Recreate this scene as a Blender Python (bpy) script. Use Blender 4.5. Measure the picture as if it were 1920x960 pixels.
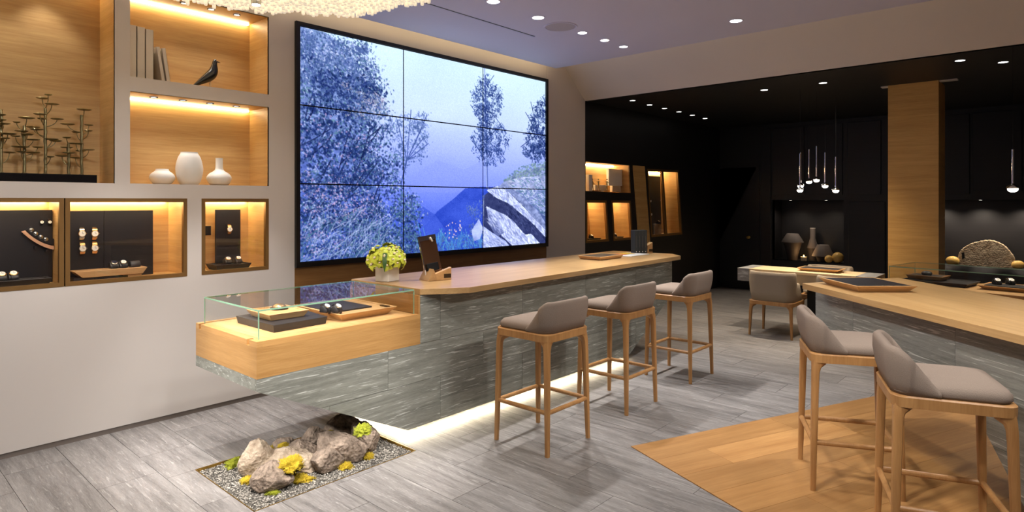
import bpy, bmesh, math, random
import numpy as np
from mathutils import Vector, Matrix, noise, geometry

# ------------------------------------------------------------------ reset
for o in list(bpy.data.objects): bpy.data.objects.remove(o, do_unlink=True)
sc = bpy.context.scene
col = sc.collection
PI = math.pi
random.seed(7)
rng = np.random.default_rng(5)

# ------------------------------------------------------------------ camera, world, exposure
FPX, V0, CX, CAMH = 1170.0, 378.0, 960.0, 1.55
YAW = math.atan2(1053.0, FPX)
cam = bpy.data.cameras.new('camera'); camo = bpy.data.objects.new('camera', cam); col.objects.link(camo)
cam.sensor_width = 36.0; cam.lens = 36.0 * FPX / 1920.0
cam.shift_y = -(480.0 - V0) / 1920.0
cam.clip_start = 0.05
camo.location = (0, 0, CAMH); camo.rotation_euler = (PI / 2, 0, YAW)
sc.camera = camo
wd = bpy.data.worlds.new('world'); sc.world = wd; wd.use_nodes = True
wd.node_tree.nodes['Background'].inputs[0].default_value = (0.9, 0.9, 1.0, 1)
wd.node_tree.nodes['Background'].inputs[1].default_value = 0.05
sc.view_settings.view_transform = 'Standard'; sc.view_settings.look = 'None'
sc.view_settings.gamma = 1.0; sc.view_settings.use_curve_mapping = False
sc.view_settings.exposure = 0.0

WARM = (1.0, 0.86, 0.68); LEDW = (1.0, 0.80, 0.46); SOFT = (1.0, 0.97, 0.94)
P_ROOM = 150.0      # ceiling downlights of the bright room (W)
P_DARK = 62.0       # downlights of the black room

# ------------------------------------------------------------------ pixel -> world helpers
CF = Vector((-math.sin(YAW), math.cos(YAW))); CR = Vector((math.cos(YAW), math.sin(YAW)))
def ray(u, v):
    k = (u - CX) / FPX
    return Vector((CF.x + CR.x * k, CF.y + CR.y * k, -(v - V0) / FPX))
CO = Vector((0, 0, CAMH))
def pz(u, v, z=0.0): d = ray(u, v); return CO + d * ((z - CAMH) / d.z)
def px(u, v, x): d = ray(u, v); return CO + d * (x / d.x)
def py(u, v, y): d = ray(u, v); return CO + d * (y / d.y)
def proj(p):
    p = Vector(p) - CO; Z = p.x * CF.x + p.y * CF.y
    if Z < 0.05: return (-9999, -9999, Z)
    X = p.x * CR.x + p.y * CR.y
    return (CX + FPX * X / Z, V0 - FPX * p.z / Z, Z)

# ------------------------------------------------------------------ materials
def lin(r, g, b):
    f = lambda c: (c / 255.0) / 12.92 if c / 255.0 <= 0.04045 else ((c / 255.0 + 0.055) / 1.055) ** 2.4
    return (f(r), f(g), f(b), 1.0)
def newmat(name):
    m = bpy.data.materials.new(name); m.use_nodes = True
    nt = m.node_tree
    return m, nt, nt.nodes['Principled BSDF']
def N(nt, t, **kw):
    n = nt.nodes.new(t)
    for k, v in kw.items():
        if k in n.inputs: n.inputs[k].default_value = v
        else: setattr(n, k, v)
    return n
def plain(name, c, rough=0.5, metal=0.0, noise_amt=0.0, nscale=20, bump=0.0, spec=0.5):
    m, nt, b = newmat(name)
    b.inputs['Base Color'].default_value = c; b.inputs['Roughness'].default_value = rough
    b.inputs['Metallic'].default_value = metal; b.inputs['Specular IOR Level'].default_value = spec
    if noise_amt or bump:
        tc = N(nt, 'ShaderNodeTexCoord'); nz = N(nt, 'ShaderNodeTexNoise', Scale=nscale, Detail=4.0)
        nt.links.new(tc.outputs['Object'], nz.inputs['Vector'])
        if noise_amt:
            mx = N(nt, 'ShaderNodeMix', data_type='RGBA')
            mx.inputs[6].default_value = [x * (1 - noise_amt) for x in c[:3]] + [1]
            mx.inputs[7].default_value = [min(1, x * (1 + noise_amt)) for x in c[:3]] + [1]
            nt.links.new(nz.outputs['Fac'], mx.inputs[0]); nt.links.new(mx.outputs[2], b.inputs['Base Color'])
        if bump:
            bp = N(nt, 'ShaderNodeBump', Strength=bump, Distance=0.01)
            nt.links.new(nz.outputs['Fac'], bp.inputs['Height']); nt.links.new(bp.outputs['Normal'], b.inputs['Normal'])
    return m
def ramp(nt, stops):
    r = N(nt, 'ShaderNodeValToRGB'); e = r.color_ramp.elements
    while len(e) < len(stops): e.new(0.5)
    for i, (p, c) in enumerate(stops): e[i].position = p; e[i].color = c
    return r
def coords(nt, scale, rand=True, rot=0.0):
    tc = N(nt, 'ShaderNodeTexCoord'); mp = N(nt, 'ShaderNodeMapping')
    mp.inputs['Scale'].default_value = scale; mp.inputs['Rotation'].default_value = (0, 0, rot)
    src = tc.outputs['Object']
    if rand:
        oi = N(nt, 'ShaderNodeObjectInfo'); mu = N(nt, 'ShaderNodeMath', operation='MULTIPLY'); mu.inputs[1].default_value = 37.0
        ad = N(nt, 'ShaderNodeVectorMath', operation='ADD')
        nt.links.new(oi.outputs['Random'], mu.inputs[0]); nt.links.new(src, ad.inputs[0]); nt.links.new(mu.outputs[0], ad.inputs[1])
        src = ad.outputs[0]
    nt.links.new(src, mp.inputs['Vector'])
    return mp
def wood(name, light, dark, scale, rough=0.42, rand=True, vary=0.12, rot=0.0, contrast=1.0):
    m, nt, b = newmat(name)
    mp = coords(nt, scale, rand, rot)
    n1 = N(nt, 'ShaderNodeTexNoise', Scale=1.0, Detail=5.0, Roughness=0.6, Distortion=0.3)
    mp2 = N(nt, 'ShaderNodeMapping'); mp2.inputs['Scale'].default_value = (1.0, 1.0, 1.0)
    n2 = N(nt, 'ShaderNodeTexNoise', Scale=5.0, Detail=3.0, Roughness=0.7)
    nt.links.new(mp.outputs[0], n1.inputs['Vector']); nt.links.new(mp.outputs[0], n2.inputs['Vector'])
    w = 0.18 / contrast
    r = ramp(nt, [(0.5 - w, dark), (0.5 + w, light)])
    ad = N(nt, 'ShaderNodeMix', data_type='FLOAT'); ad.inputs[0].default_value = 0.4
    nt.links.new(n1.outputs['Fac'], ad.inputs[2]); nt.links.new(n2.outputs['Fac'], ad.inputs[3])
    nt.links.new(ad.outputs[0], r.inputs['Fac'])
    last = r.outputs['Color']
    if rand and vary:
        oi = N(nt, 'ShaderNodeObjectInfo'); mr = N(nt, 'ShaderNodeMapRange')
        mr.inputs['To Min'].default_value = 1 - vary; mr.inputs['To Max'].default_value = 1 + vary
        hs = N(nt, 'ShaderNodeHueSaturation')
        nt.links.new(oi.outputs['Random'], mr.inputs['Value']); nt.links.new(mr.outputs[0], hs.inputs['Value']); nt.links.new(last, hs.inputs['Color'])
        last = hs.outputs['Color']
    nt.links.new(last, b.inputs['Base Color'])
    b.inputs['Roughness'].default_value = rough
    bp = N(nt, 'ShaderNodeBump', Strength=0.12, Distance=0.004)
    nt.links.new(n2.outputs['Fac'], bp.inputs['Height']); nt.links.new(bp.outputs['Normal'], b.inputs['Normal'])
    return m
def stone(name, dark, light, fleck, scale, rough=0.45, vary=0.10, tilt=0.0, fl=0.9):
    m, nt, b = newmat(name)
    mp = coords(nt, scale, True); mp.inputs['Rotation'].default_value = (tilt, 0, 0)
    n1 = N(nt, 'ShaderNodeTexNoise', Scale=1.0, Detail=7.0, Roughness=0.68, Distortion=0.25)
    n2 = N(nt, 'ShaderNodeTexNoise', Scale=3.6, Detail=4.0, Roughness=0.6, Distortion=0.5)
    n3 = N(nt, 'ShaderNodeTexNoise', Scale=14.0, Detail=3.0, Roughness=0.7)
    for n in (n1, n2, n3): nt.links.new(mp.outputs[0], n.inputs['Vector'])
    mixf = N(nt, 'ShaderNodeMix', data_type='FLOAT'); mixf.inputs[0].default_value = 0.35
    nt.links.new(n1.outputs['Fac'], mixf.inputs[2]); nt.links.new(n3.outputs['Fac'], mixf.inputs[3])
    r = ramp(nt, [(0.34, dark), (0.66, light)]); nt.links.new(mixf.outputs[0], r.inputs['Fac'])
    fr = ramp(nt, [(0.58, (0, 0, 0, 1)), (0.68, (fl, fl, fl, 1))]); nt.links.new(n2.outputs['Fac'], fr.inputs['Fac'])
    mx = N(nt, 'ShaderNodeMix', data_type='RGBA'); mx.inputs[7].default_value = fleck
    nt.links.new(fr.outputs['Color'], mx.inputs[0]); nt.links.new(r.outputs['Color'], mx.inputs[6])
    oi = N(nt, 'ShaderNodeObjectInfo'); mr = N(nt, 'ShaderNodeMapRange')
    mr.inputs['To Min'].default_value = 1 - vary; mr.inputs['To Max'].default_value = 1 + vary
    hs = N(nt, 'ShaderNodeHueSaturation')
    nt.links.new(oi.outputs['Random'], mr.inputs['Value']); nt.links.new(mr.outputs[0], hs.inputs['Value']); nt.links.new(mx.outputs[2], hs.inputs['Color'])
    nt.links.new(hs.outputs['Color'], b.inputs['Base Color'])
    b.inputs['Roughness'].default_value = rough
    bp = N(nt, 'ShaderNodeBump', Strength=0.18, Distance=0.004)
    nt.links.new(mixf.outputs[0], bp.inputs['Height']); nt.links.new(bp.outputs['Normal'], b.inputs['Normal'])
    return m
def emit(name, c, s):
    m = bpy.data.materials.new(name); m.use_nodes = True; nt = m.node_tree; nt.nodes.clear()
    e = N(nt, 'ShaderNodeEmission'); e.inputs[0].default_value = tuple(c[:3]) + (1,); e.inputs[1].default_value = s
    o = N(nt, 'ShaderNodeOutputMaterial'); nt.links.new(e.outputs[0], o.inputs[0]); return m
def thin_glass(name, tint=(1, 1, 1, 1), ior=1.5):
    m = bpy.data.materials.new(name); m.use_nodes = True; nt = m.node_tree; nt.nodes.clear()
    t = N(nt, 'ShaderNodeBsdfTransparent'); t.inputs[0].default_value = tint
    g = N(nt, 'ShaderNodeBsdfGlossy'); g.inputs['Roughness'].default_value = 0.0
    f = N(nt, 'ShaderNodeFresnel')
    ge = N(nt, 'ShaderNodeNewGeometry'); mi = N(nt, 'ShaderNodeMix', data_type='FLOAT'); mi.inputs[2].default_value = ior; mi.inputs[3].default_value = 1.0 / ior
    nt.links.new(ge.outputs['Backfacing'], mi.inputs[0]); nt.links.new(mi.outputs[0], f.inputs['IOR'])
    mx = N(nt, 'ShaderNodeMixShader'); o = N(nt, 'ShaderNodeOutputMaterial')
    nt.links.new(f.outputs[0], mx.inputs[0]); nt.links.new(t.outputs[0], mx.inputs[1]); nt.links.new(g.outputs[0], mx.inputs[2])
    nt.links.new(mx.outputs[0], o.inputs[0]); return m
def vcol_emit(name, s):
    m = bpy.data.materials.new(name); m.use_nodes = True; nt = m.node_tree; nt.nodes.clear()
    a = N(nt, 'ShaderNodeVertexColor'); a.layer_name = 'picture'
    e = N(nt, 'ShaderNodeEmission'); e.inputs[1].default_value = s
    o = N(nt, 'ShaderNodeOutputMaterial')
    nt.links.new(a.outputs[0], e.inputs[0]); nt.links.new(e.outputs[0], o.inputs[0]); return m

OL, OD = lin(212, 174, 116), lin(182, 140, 84)
M = {}
M['wall'] = plain('wall_paint', lin(208, 200, 194), 0.6, 0, 0.015, 3)
M['ceil'] = plain('ceiling_paint_screen_tint', lin(196, 197, 222), 0.7, 0, 0.015, 3)  # cool grey paint, with blue spill from the screen mixed into its colour
M['base'] = plain('baseboard_taupe', lin(120, 110, 103), 0.5)
M['oak_wall'] = wood('oak_veneer_horizontal', OL, OD, (1.2, 1.2, 26), 0.42)
M['oak_top'] = wood('oak_countertop', lin(198, 162, 114), lin(172, 134, 86), (20, 1.0, 20), 0.28)
M['oak_top2'] = wood('oak_countertop_angled', lin(196, 160, 110), lin(168, 130, 80), (1.0, 20, 20), 0.32)
M['oak_box'] = wood('oak_case', lin(190, 146, 90), lin(160, 116, 64), (1.5, 1.2, 30), 0.4)
M['oak_tray'] = wood('oak_tray', lin(204, 164, 114), lin(178, 136, 86), (14, 2, 14), 0.4)
M['oak_floor'] = wood('oak_floor', lin(188, 142, 88), lin(154, 108, 60), (14, 0.8, 14), 0.38, vary=0.16)
M['oak_dark'] = wood('oak_panel_brown', lin(150, 108, 62), lin(122, 84, 44), (1.2, 1.2, 24), 0.45)
M['chair_oak'] = wood('chair_oak', lin(182, 136, 84), lin(152, 106, 60), (22, 22, 1.6), 0.42, vary=0.06)
M['floor_stone'] = stone('floor_stone', lin(90, 86, 84), lin(152, 147, 144), lin(186, 182, 178), (2.2, 24, 6), 0.42, 0.09, fl=0.5)
M['grout'] = plain('grout', lin(105, 100, 97), 0.8)
M['counter_stone'] = stone('counter_stone', lin(92, 92, 84), lin(150, 150, 140), lin(206, 206, 198), (9, 1.3, 26), 0.5, 0.05, tilt=0.0)
M['counter_stone2'] = stone('counter_stone_angled', lin(96, 98, 94), lin(156, 158, 152), lin(210, 212, 208), (1.3, 9, 26), 0.5, 0.05)
M['desk_stone'] = stone('desk_stone', lin(96, 94, 92), lin(150, 148, 146), lin(190, 190, 188), (1.7, 9, 13), 0.5, 0.05)
M['black'] = wood('black_veneer', lin(30, 27, 29), lin(20, 18, 20), (1.2, 1.2, 60), 0.5, vary=0.1)
M['blackmatte'] = plain('black_lacquer', lin(18, 16, 18), 0.55)
M['bezel'] = plain('screen_bezel', lin(8, 8, 9), 0.35)
M['bronze'] = plain('bronze_frame', lin(140, 106, 62), 0.42, 0.55, 0.06, 15)
M['fabric'] = plain('taupe_fabric', lin(134, 119, 107), 0.95, 0, 0.14, 260, 0.25, spec=0.2)
M['fabric2'] = plain('beige_fabric', lin(158, 144, 126), 0.95, 0, 0.10, 260, 0.25, spec=0.2)
M['leather'] = plain('black_leather', lin(34, 31, 33), 0.5, 0, 0.1, 80, 0.1)
M['velvet'] = plain('black_panel', lin(26, 23, 28), 0.45)
M['cream'] = plain('cream_board', lin(222, 212, 198), 0.7, 0, 0.03, 12)
M['ceramic'] = plain('white_ceramic', lin(232, 230, 226), 0.45, 0, 0.03, 20)
M['birdblack'] = plain('black_lacquered_wood', lin(26, 26, 28), 0.22)
M['steel'] = plain('steel_wire', lin(180, 178, 172), 0.25, 1.0)
M['chrome'] = plain('chrome', lin(225, 222, 220), 0.08, 1.0)
M['candle'] = plain('patinated_bronze', lin(150, 140, 104), 0.32, 0.85, 0.25, 40, 0.2)
M['brass'] = plain('brass', lin(206, 168, 92), 0.3, 1.0)
M['gold'] = plain('gold_case', lin(222, 176, 120), 0.25, 0.9)
M['dial'] = plain('white_dial', lin(240, 238, 232), 0.35)
M['darkdial'] = plain('dark_dial', lin(30, 34, 60), 0.3)
M['glass'] = thin_glass('clear_glass')
M['glass_case'] = thin_glass('clear_case_glass', (0.985, 0.995, 0.985, 1), 1.5)
M['edge'] = plain('green_glass_edge', lin(130, 168, 140), 0.15)
M['led'] = emit('led_warm', LEDW, 26.0)
M['led_shelf'] = emit('led_shelf', LEDW, 42.0)
M['led_cove'] = emit('led_cove', (1.0, 0.76, 0.42), 9.0)
M['led_floor'] = emit('led_under_counter', (1.0, 0.84, 0.58), 34.0)
M['led_vit'] = emit('led_vitrine', (1.0, 0.80, 0.46), 42.0)
M['lens'] = emit('lamp_lens', (1.0, 0.95, 0.9), 9.0)
M['lens_small'] = emit('lamp_lens_small', (1.0, 0.9, 0.78), 6.0)
M['flame'] = emit('candle_flame', (1.0, 0.62, 0.2), 9.0)
M['bulb'] = emit('pendant_bulb', (1.0, 0.9, 0.8), 11.0)
M['rock'] = None
M['moss'] = plain('yellow_moss', lin(176, 150, 34), 0.95, 0, 0.35, 60, 0.3)
M['moss2'] = plain('green_moss', lin(142, 146, 36), 0.95, 0, 0.35, 60, 0.3)
M['gravel_bed'] = plain('gravel_bed', lin(92, 88, 80), 0.9, 0, 0.4, 120, 0.5)
M['petal'] = plain('orchid_petal', lin(196, 204, 62), 0.55, 0, 0.22, 40)
M['lip'] = plain('orchid_lip', lin(238, 220, 190), 0.5, 0, 0.15, 120)
M['leaf'] = plain('dark_leaf', lin(58, 92, 34), 0.4, 0, 0.2, 20)
M['vase_grey'] = plain('grey_stoneware', lin(112, 102, 98), 0.7, 0, 0.08, 30, 0.1)
M['vase_dark'] = plain('dark_stoneware', lin(66, 58, 56), 0.7, 0, 0.08, 30, 0.1)
M['vase_rim'] = plain('pale_stoneware', lin(190, 180, 172), 0.6)
M['amber'] = plain('amber_onyx', lin(220, 178, 100), 0.18, 0, 0.18, 9)
M['wax'] = plain('candle_glass', lin(248, 226, 190), 0.35)
M['teal'] = plain('charcoal_card', lin(52, 58, 60), 0.55, 0, 0.05, 40)
M['mirrorbrown'] = plain('bronze_mirror', lin(150, 112, 84), 0.12, 0.85)
M['plaque'] = plain('dark_plaque', lin(62, 46, 30), 0.35, 0.3, 0.3, 60)
M['speaker'] = plain('speaker_mesh', lin(170, 166, 176), 0.7, 0, 0.05, 200)
M['navy'] = plain('navy_glass', lin(26, 30, 66), 0.15)
M['tan'] = plain('tan_strip', lin(206, 160, 130), 0.5, 0, 0.05, 30)
M['red'] = plain('red_print', lin(216, 70, 50), 0.5)
M['yellow'] = plain('yellow_print', lin(228, 190, 60), 0.5)
def rockmat(name, a, c):
    m, nt, b = newmat(name)
    mp = coords(nt, (1, 1, 1))
    n1 = N(nt, 'ShaderNodeTexNoise', Scale=16.0, Detail=8.0, Roughness=0.65)
    n2 = N(nt, 'ShaderNodeTexVoronoi', Scale=55.0)
    nt.links.new(mp.outputs[0], n1.inputs['Vector']); nt.links.new(mp.outputs[0], n2.inputs['Vector'])
    r = ramp(nt, [(0.32, a), (0.66, c)]); nt.links.new(n1.outputs['Fac'], r.inputs['Fac'])
    nt.links.new(r.outputs['Color'], b.inputs['Base Color']); b.inputs['Roughness'].default_value = 0.9
    bp = N(nt, 'ShaderNodeBump', Strength=0.9, Distance=0.03); mx = N(nt, 'ShaderNodeMath', operation='MULTIPLY_ADD')
    mx.inputs[1].default_value = 0.35
    nt.links.new(n2.outputs['Distance'], mx.inputs[0]); nt.links.new(n1.outputs['Fac'], mx.inputs[2])
    nt.links.new(mx.outputs[0], bp.inputs['Height']); nt.links.new(bp.outputs['Normal'], b.inputs['Normal'])
    return m
M['rock_light'] = rockmat('rock_beige', lin(150, 128, 106), lin(212, 192, 168))
M['rock_dark'] = rockmat('rock_brown_grey', lin(94, 80, 68), lin(168, 148, 130))
M['fossil'] = rockmat('fossil_slab', lin(150, 122, 92), lin(222, 200, 168))
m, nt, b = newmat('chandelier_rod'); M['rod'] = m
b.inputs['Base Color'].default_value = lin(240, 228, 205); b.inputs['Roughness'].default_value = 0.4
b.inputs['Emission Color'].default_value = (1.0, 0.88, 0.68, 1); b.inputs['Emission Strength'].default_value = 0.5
m, nt, b = newmat('pebbles'); M['pebble'] = m
g = N(nt, 'ShaderNodeNewGeometry'); r = ramp(nt, [(0.0, lin(54, 50, 46)), (0.5, lin(112, 106, 98)), (1.0, lin(184, 176, 164))])
nt.links.new(g.outputs['Random Per Island'], r.inputs['Fac']); nt.links.new(r.outputs['Color'], b.inputs['Base Color']); b.inputs['Roughness'].default_value = 0.85

# ------------------------------------------------------------------ mesh building helpers
def wloc(o):
    v = Vector((0, 0, 0))
    while o is not None: v += o.location; o = o.parent
    return v
class MB:
    def __init__(s): s.v = []; s.f = []
    def add(s, vs, fs):
        n = len(s.v); s.v += [tuple(x) for x in vs]; s.f += [tuple(i + n for i in f) for f in fs]; return s
    def box(s, x0, x1, y0, y1, z0, z1):
        return s.add([(x0, y0, z0), (x1, y0, z0), (x1, y1, z0), (x0, y1, z0), (x0, y0, z1), (x1, y0, z1), (x1, y1, z1), (x0, y1, z1)],
                     [(0, 3, 2, 1), (4, 5, 6, 7), (0, 1, 5, 4), (1, 2, 6, 5), (2, 3, 7, 6), (3, 0, 4, 7)])
    def prism(s, poly, a, c, axis='z'):
        # poly: list of 2-D points; extruded from a to c along axis
        def P(p, t):
            return (p[0], p[1], t) if axis == 'z' else ((t, p[0], p[1]) if axis == 'x' else (p[0], t, p[1]))
        n = len(poly)
        return s.add([P(p, a) for p in poly] + [P(p, c) for p in poly],
                     [tuple(range(n))[::-1], tuple(range(n, 2 * n))] + [(i, (i + 1) % n, n + (i + 1) % n, n + i) for i in range(n)])
    def lathe(s, prof, c=(0, 0, 0), n=24, axis='z', cap=True):
        vs = []; k = len(prof)
        for r, h in prof:
            for i in range(n):
                a = 2 * PI * i / n; p = (r * math.cos(a), r * math.sin(a), h)
                if axis == 'x': p = (h, p[0], p[1])
                elif axis == 'y': p = (p[0], h, p[1])
                vs.append((p[0] + c[0], p[1] + c[1], p[2] + c[2]))
        fs = [(j * n + i, j * n + (i + 1) % n, (j + 1) * n + (i + 1) % n, (j + 1) * n + i) for j in range(k - 1) for i in range(n)]
        if cap: fs += [tuple(range(n))[::-1], tuple(range((k - 1) * n, k * n))]
        return s.add(vs, fs)
    def tube(s, pts, rad, n=8, sq=None):
        pts = [Vector(p) for p in pts]
        if not hasattr(rad, '__len__'): rad = [rad] * len(pts)
        vs = []; prev = None
        for i, p in enumerate(pts):
            t = (pts[min(i + 1, len(pts) - 1)] - pts[max(i - 1, 0)]).normalized()
            if prev is None:
                ref = Vector((0, 0, 1)) if abs(t.z) < 0.9 else Vector((1, 0, 0))
                a = t.cross(ref).normalized()
            else:
                a = (prev - t * prev.dot(t)).normalized()
            prev = a; b_ = t.cross(a)
            for k in range(n):
                th = 2 * PI * (k + 0.5) / n; ca, sa = math.cos(th), math.sin(th)
                if sq:   # super-ellipse section
                    q = (abs(ca) ** sq + abs(sa) ** sq) ** (-1.0 / sq); ca *= q; sa *= q
                vs.append(p + a * (ca * rad[i]) + b_ * (sa * rad[i]))
        L = len(pts)
        fs = [(j * n + i, j * n + (i + 1) % n, (j + 1) * n + (i + 1) % n, (j + 1) * n + i) for j in range(L - 1) for i in range(n)]
        fs += [tuple(range(n))[::-1], tuple(range((L - 1) * n, L * n))]
        return s.add(vs, fs)
    def sphere(s, c, r, n=14, m=9):
        if not hasattr(r, '__len__'): r = (r, r, r)
        prof = [(math.sin(PI * j / m), -math.cos(PI * j / m)) for j in range(m + 1)]
        prof[0] = (1e-4, -1); prof[-1] = (1e-4, 1)
        k = MB().lathe(prof, n=n)
        return s.add([(c[0] + v[0] * r[0], c[1] + v[1] * r[1], c[2] + v[2] * r[2]) for v in k.v], k.f)
    def xf(s, mat):
        s.v = [tuple(mat @ Vector(v)) for v in s.v]; return s
    def mesh(s, name):
        me = bpy.data.meshes.new(name); me.from_pydata(s.v, [], s.f); me.validate(); me.update(); return me
    def build(s, name, mat, parent=None, world=True, smooth=False, bevel=0.0, seg=2, sub=0, weld=False):
        off = wloc(parent) if (parent is not None and world) else Vector((0, 0, 0))
        if off.length > 0: s.v = [(v[0] - off.x, v[1] - off.y, v[2] - off.z) for v in s.v]
        me = s.mesh(name)
        bm = bmesh.new(); bm.from_mesh(me)
        if weld: bmesh.ops.remove_doubles(bm, verts=bm.verts, dist=1e-5)
        bmesh.ops.recalc_face_normals(bm, faces=bm.faces)
        if bevel:
            es = [e for e in bm.edges if len(e.link_faces) == 2 and e.calc_face_angle(0) > 0.5]
            bmesh.ops.bevel(bm, geom=es, offset=bevel, segments=seg, affect='EDGES', profile=0.5, clamp_overlap=True)
        bm.to_mesh(me); bm.free()
        o = bpy.data.objects.new(name, me); col.objects.link(o)
        me.materials.append(mat)
        if smooth:
            me.shade_smooth()
            if smooth != 'all':
                for p in me.polygons: p.use_smooth = True
                try: me.set_sharp_from_angle(angle=math.radians(40))
                except Exception: pass
        if sub:
            md = o.modifiers.new('subdivision', 'SUBSURF'); md.levels = sub; md.render_levels = sub
        if parent is not None: o.parent = parent
        return o
def tag(o, label=None, cat=None, group=None, kind=None):
    if label: o['label'] = label
    if cat: o['category'] = cat
    if group: o['group'] = group
    if kind: o['kind'] = kind
    return o
def thing(name, label, cat, loc=(0, 0, 0), rz=0.0, group=None):
    o = bpy.data.objects.new(name, None); col.objects.link(o); o.empty_display_size = 0.1
    o.location = loc; o.rotation_euler = (0, 0, rz)
    return tag(o, label, cat, group)
def copy_tree(o, parent=None):
    c = o.copy(); col.objects.link(c); c.parent = parent
    for ch in list(o.children): copy_tree(ch, c)
    return c
def lamp(kind, name, loc, energy, color, parent=None, **kw):
    l = bpy.data.lights.new(name, kind); l.energy = energy; l.color = color[:3]
    for k, v in kw.items(): setattr(l, k, v)
    o = bpy.data.objects.new(name, l); col.objects.link(o); o.location = loc
    if parent is not None:
        o.location = Vector(loc) - wloc(parent); o.parent = parent
    return o
def aim(o, target):
    base = wloc(o); d = Vector(target) - base
    o.rotation_euler = d.to_track_quat('-Z', 'Y').to_euler()
def slab_holes(outer, holes, x0, x1):
    # wall slab in the y-z plane with polygonal openings
    loops = [outer] + holes
    flat = [p for l in loops for p in l]
    tris = geometry.tessellate_polygon([[Vector((p[0], p[1], 0)) for p in l] for l in loops])
    n = len(flat); mb = MB()
    fs = [tuple(t) for t in tris] + [tuple(i + n for i in t)[::-1] for t in tris]
    k = 0
    for l in loops:
        L = len(l)
        fs += [(k + i, k + (i + 1) % L, n + k + (i + 1) % L, n + k + i) for i in range(L)]; k += L
    return mb.add([(x1, p[0], p[1]) for p in flat] + [(x0, p[0], p[1]) for p in flat], fs)
def lining(quad, xf, xb, t=0.014):
    # five-sided recess lining behind an opening given as quad of (y,z) points in order
    mb = MB(); n = 4
    f = [(xf, p[0], p[1]) for p in quad]; b_ = [(xb, p[0], p[1]) for p in quad]
    cy = sum(p[0] for p in quad) / 4; cz = sum(p[1] for p in quad) / 4
    g = lambda p, x: (x, p[0] + math.copysign(t, p[0] - cy), p[1] + math.copysign(t, p[1] - cz))
    fo = [g(p, xf) for p in quad]; bo = [g(p, xb - t) for p in quad]
    vs = f + b_ + fo + bo
    fs = [(4, 5, 6, 7), (12, 15, 14, 13)]
    for i in range(4):
        j = (i + 1) % 4
        fs += [(i, j, 4 + j, 4 + i), (8 + i, 12 + i, 12 + j, 8 + j), (i, 8 + i, 8 + j, j)]
    return mb.add(vs, fs)
def rect(y0, y1, z0, z1): return [(y0, z0), (y1, z0), (y1, z1), (y0, z1)]
def clip(poly, p, n):
    # keep the side of a 2-D polygon where (q-p).n >= 0
    out = []
    for i in range(len(poly)):
        a = poly[i]; c = poly[(i + 1) % len(poly)]
        da = (a[0] - p[0]) * n[0] + (a[1] - p[1]) * n[1]; dc = (c[0] - p[0]) * n[0] + (c[1] - p[1]) * n[1]
        if da >= 0: out.append(a)
        if da * dc < 0:
            t = da / (da - dc); out.append((a[0] + t * (c[0] - a[0]), a[1] + t * (c[1] - a[1])))
    return out
def clip_convex(poly, conv):
    cx_ = sum(p[0] for p in conv) / len(conv); cy_ = sum(p[1] for p in conv) / len(conv)
    for i in range(len(conv)):
        a = conv[i]; c = conv[(i + 1) % len(conv)]
        n = (-(c[1] - a[1]), c[0] - a[0])
        if (cx_ - a[0]) * n[0] + (cy_ - a[1]) * n[1] < 0: n = (-n[0], -n[1])
        poly = clip(poly, a, n)
        if len(poly) < 3: return []
    return poly

# ================================================================== THE ROOM
XW = -4.78; YB = 10.95; XR = 3.6; YF = -2.6; ZC = 3.15; ZD = 2.873; YS = 6.75
PX0, PX1, PY0, PY1 = -3.774, -3.042, 1.455, 2.486          # gravel pit
fl = MB()
for (x0, x1, y0, y1) in ((-5.2, PX0, YF, YB + 0.2), (PX1, XR, YF, YB + 0.2), (PX0, PX1, YF, PY0), (PX0, PX1, PY1, YB + 0.2)):
    fl.box(x0, x1, y0, y1, -0.22, -0.008)
fl.box(PX0, PX1, PY0, PY1, -0.22, -0.12)
floor = tag(fl.build('floor', M['grout']), kind='structure')
# stone tiles, long side across the room
TL, TW, G = 0.90, 0.30, 0.0012
full = MB().box(G, TL - G, G, TW - G, -0.008, 0.0).mesh('stone_tile'); full.materials.append(M['floor_stone'])
WA = Vector((-2.079, 3.433)); E1 = Vector((math.cos(math.radians(-22.5)), math.sin(math.radians(-22.5)))); E2 = Vector((-E1.y, E1.x))
cand = []; rest = MB()
j = 0; y = YF
while y < YB + 0.1:
    x = -4.80 - (j % 3) * TL / 3.0
    while x < XR:
        if x + TL > -4.79:
            us = [proj((x + a * TL, y + c * TW, 0)) for a in (0, .5, 1) for c in (0, 1)]
            vis = any(-40 < q[0] < 1960 and q[1] < 985 and q[2] > 0.5 for q in us)
            inw = [((Vector((x + a * TL, y + c * TW)) - WA).dot(E1) > 0.01 and (Vector((x + a * TL, y + c * TW)) - WA).dot(E2) > 0.01) for a in (0, 1) for c in (0, 1)]
            cand.append((0 if (vis and not all(inw)) else 1, -max(q[1] for q in us), x, y))
        x += TL
    y += TW; j += 1
cand.sort()
nt_ = 0
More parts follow.
